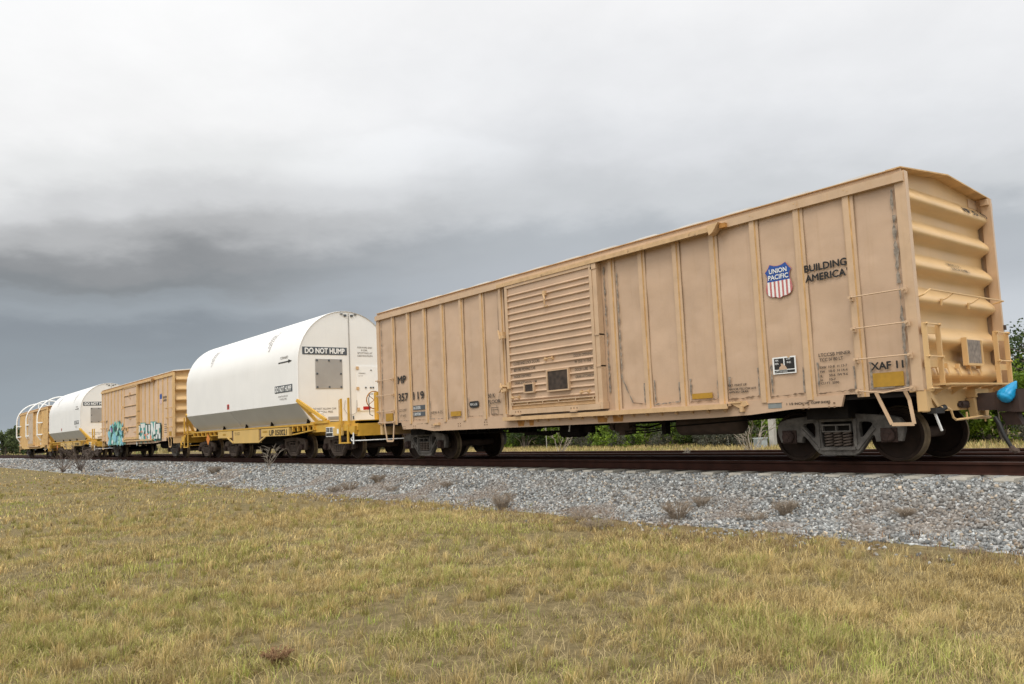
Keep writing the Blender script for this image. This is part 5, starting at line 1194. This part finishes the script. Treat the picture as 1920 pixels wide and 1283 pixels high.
def plant(name, h, w, nblob, n, leaf, cols, seed, trunk=False):
    q = random.Random(seed); root = empty(name, (0, 0, 0)); bl = []
    for k in range(nblob):
        t_ = q.random(); zz = h*(.10+.76*t_) if not trunk else h*(.20+.68*t_); rr_ = w*.5*(1-.45*t_)*q.random()**.5; a = q.uniform(0, 6.28); bl.append((rr_*math.cos(a), rr_*math.sin(a), zz, h*q.uniform(.13, .24)))
    crown('crown' if trunk else 'foliage', bl, n, leaf, cols, seed, root)
    p = MB()
    for b_ in bl[:9]:
        e_ = Vector(b_[:3]); p.tube([(0.02*q.uniform(-1, 1), 0, -.3), e_*.4+Vector((q.uniform(-.1, .1), q.uniform(-.1, .1), h*.08)), e_, e_*1.12], [.035*h/3, .026*h/3, .014*h/3, .004], 5, cap=False)
    if trunk: p.tube([(0, 0, -.4), (.05, .02, h*.25), (0, .05, h*.5), (.05, 0, h*.75)], [.09*h/4, .075*h/4, .055*h/4, .02], 7)
    p.build('trunk' if trunk else 'stem', M['bark'], root); return root
kinds = [plant('green_shrub', 2.6, 3.6, 20, 5200, .075, BRIGHT, 1), plant('green_shrub', 3.2, 3.6, 22, 5600, .075, BRIGHT, 2), plant('dark_shrub', 3.4, 3.8, 22, 6000, .07, DARK, 3), plant('dark_shrub', 4.2, 4.0, 24, 6500, .07, DARK, 4), plant('grey_shrub', 1.9, 2.6, 12, 2200, .05, GREYG, 5)]
labs = ['bright green leafy shrub in the thicket beyond the tan field', 'bright green leafy shrub in the thicket beyond the tan field', 'dark green shrub in the thicket beyond the tan field', 'dark green shrub in the thicket beyond the tan field', 'grey-green twiggy shrub at the foot of the thicket']
grp = ['green shrubs beyond the field', 'green shrubs beyond the field', 'dark shrubs beyond the field', 'dark shrubs beyond the field', 'grey shrubs beyond the field']
cnt = [0]*5
def put(k, x, y, s_):
    o = kinds[k] if cnt[k] == 0 else copy_tree(kinds[k]); cnt[k] += 1
    o.location = (x, y, float(ground_z(np.array([x]), np.array([y]))[0])-.05); o.rotation_euler = (0, 0, R.uniform(0, 6.28)); o.scale = (s_*R.uniform(.9, 1.15), s_, s_*R.uniform(.88, 1.1)); tag(o, labs[k], 'shrub', grp[k])
x = -64.0
while x < 26:
    put(R.choice([0, 1, 0, 1, 2]), x, 22.6+R.uniform(-.5, .9), R.uniform(.75, 1.1)); x += R.uniform(1.5, 2.3)
x = -70.0
while x < 32:
    put(R.choice([2, 3, 2, 3, 0]), x, 28.2+R.uniform(-.6, .9), R.uniform(1.0, 1.3)); x += R.uniform(1.7, 2.4)
x = -66.0
while x < 30:
    put(R.choice([2, 3, 3, 1]), x, 25.3+R.uniform(-.6, .9), R.uniform(.95, 1.25)); x += R.uniform(1.9, 2.8)
for k in range(15): put(4, -55+62*R.random(), 21.4+R.uniform(-.3, .6), R.uniform(.6, 1.0))
def tree(seed, x, y, h, w, cols, label, n=9000, leaf=.08, grp_=None):
    t_ = plant('broadleaf_tree', h, w, 30, n, leaf, cols, seed, True); t_.location = (x, y, float(ground_z(np.array([x]), np.array([y]))[0])-.05); tag(t_, label, 'tree', grp_); return t_
tree(21, -4.6, 25.0, 5.6, 4.2, DARK, 'dark green tree beyond the coupler, tallest at the right edge')
tree(22, -2.2, 26.5, 5.2, 4.5, BRIGHT, 'lighter green tree at the right edge behind the dark tree')
twig_bush('bare_tree', (-5.2, 24.0, -.5), 5.2, 1.3, 5, 40, M['twigdark'], 'leafless treetop poking above the trees at the right edge', .03)
for k, (x, y, h, w) in enumerate(((-190, 10.5, 5.4, 8), (-207, 16, 5.6, 9), (-196, 14, 6.4, 9), (-203, 22, 6.0, 8), (-188, 24, 5.2, 7), (-211, 9, 5.8, 8), (-200, 31, 5.5, 8), (-186, 16, 4.2, 6), (-215, 26, 6.6, 9))):
    tree(50+k, x, y, h, w, DARK if k % 3 else [(.05, .07, .03), (.09, .12, .04), (.13, .16, .06), (.10, .13, .06)], 'hazy green tree in the clump at the far left beyond the train', 3500, .24, 'trees at the far left')

# ------------------------------------------------------------------ small things beyond the train
p = MB(); p.box(-.13, .13, -.11, .11, -.6, 4.6); 
for z in (1.2, 2.4, 3.6): p.box(-.02, .02, -.118, -.10, z, z+.05, M['seam'])
o = p.build('concrete_pole', M['conc']); o.location = (-15.62, 20.4, -.6); tag(o, 'square grey concrete pole behind the boxcar, beside the bare bush', 'pole')
r_ = empty('utility_cabinet', (-15.95, 19.9, -.63)); p = MB(); p.box(-.22, .22, -.2, .2, 0, .40); o = p.build('cabinet_body', M['metalbox'], r_); p = MB(); p.box(-.25, .25, -.23, .23, .40, .44); p.build('cabinet_lid', M['metalbox'], r_)
p = MB(); p.box(-.19, -.02, -.215, -.2, .05, .36); p.box(.03, .19, -.215, -.2, .05, .36); p.build('cabinet_door', M['greyplate'], r_); tag(r_, 'small pale metal cabinet at the foot of the concrete pole', 'cabinet')
for (x, y, h, lb) in ((-31.75, 21.0, 3.0, 'thin pale post against the thicket, left of the air brake gear'), (-18.46, 21.0, 1.2, 'short thin post against the thicket, right of the brown air tank')):
    p = MB(); p.tube([(0, 0, -.4), (0, 0, h)], .02, 6); p.box(-.05, .05, -.05, .05, h, h+.04); o = p.build('metal_post', M['conc']); o.location = (x, y, -.5); tag(o, lb, 'post')
r_ = empty('storage_tank', (-150, 5.9+6, -.6)); p = MB(); p.box(-3.2, 3.2, -1.2, 1.2, .6, 1.9)
for k in range(7): p.box(-3.2+k, -3.1+k, -1.25, -1.2, .6, 1.9)
p.build('tank_body', M['metalbox'], r_)
for sx in (-2.8, -1, 1, 2.8):
    p = MB(); p.box(sx-.12, sx+.12, -1, -.8, -.3, .62); p.build('leg', M['conc'], r_)
tag(r_, 'pale box-shaped container on legs at the far left, below the trees', 'container')
r_ = empty('signal_marker', (-160, 4.0+6.5, -.6)); p = MB(); p.tube([(0, 0, -.3), (0, 0, 1.5)], .06, 6); p.build('post', M['conc'], r_); p = MB(); p.lathe_y(0, 1.8, [(0, -.1), (.26, -.1), (.26, .1), (0, .1)], 18); p.build('disc', M['white'], r_); tag(r_, 'round white marker on a short post at the far left edge', 'marker')
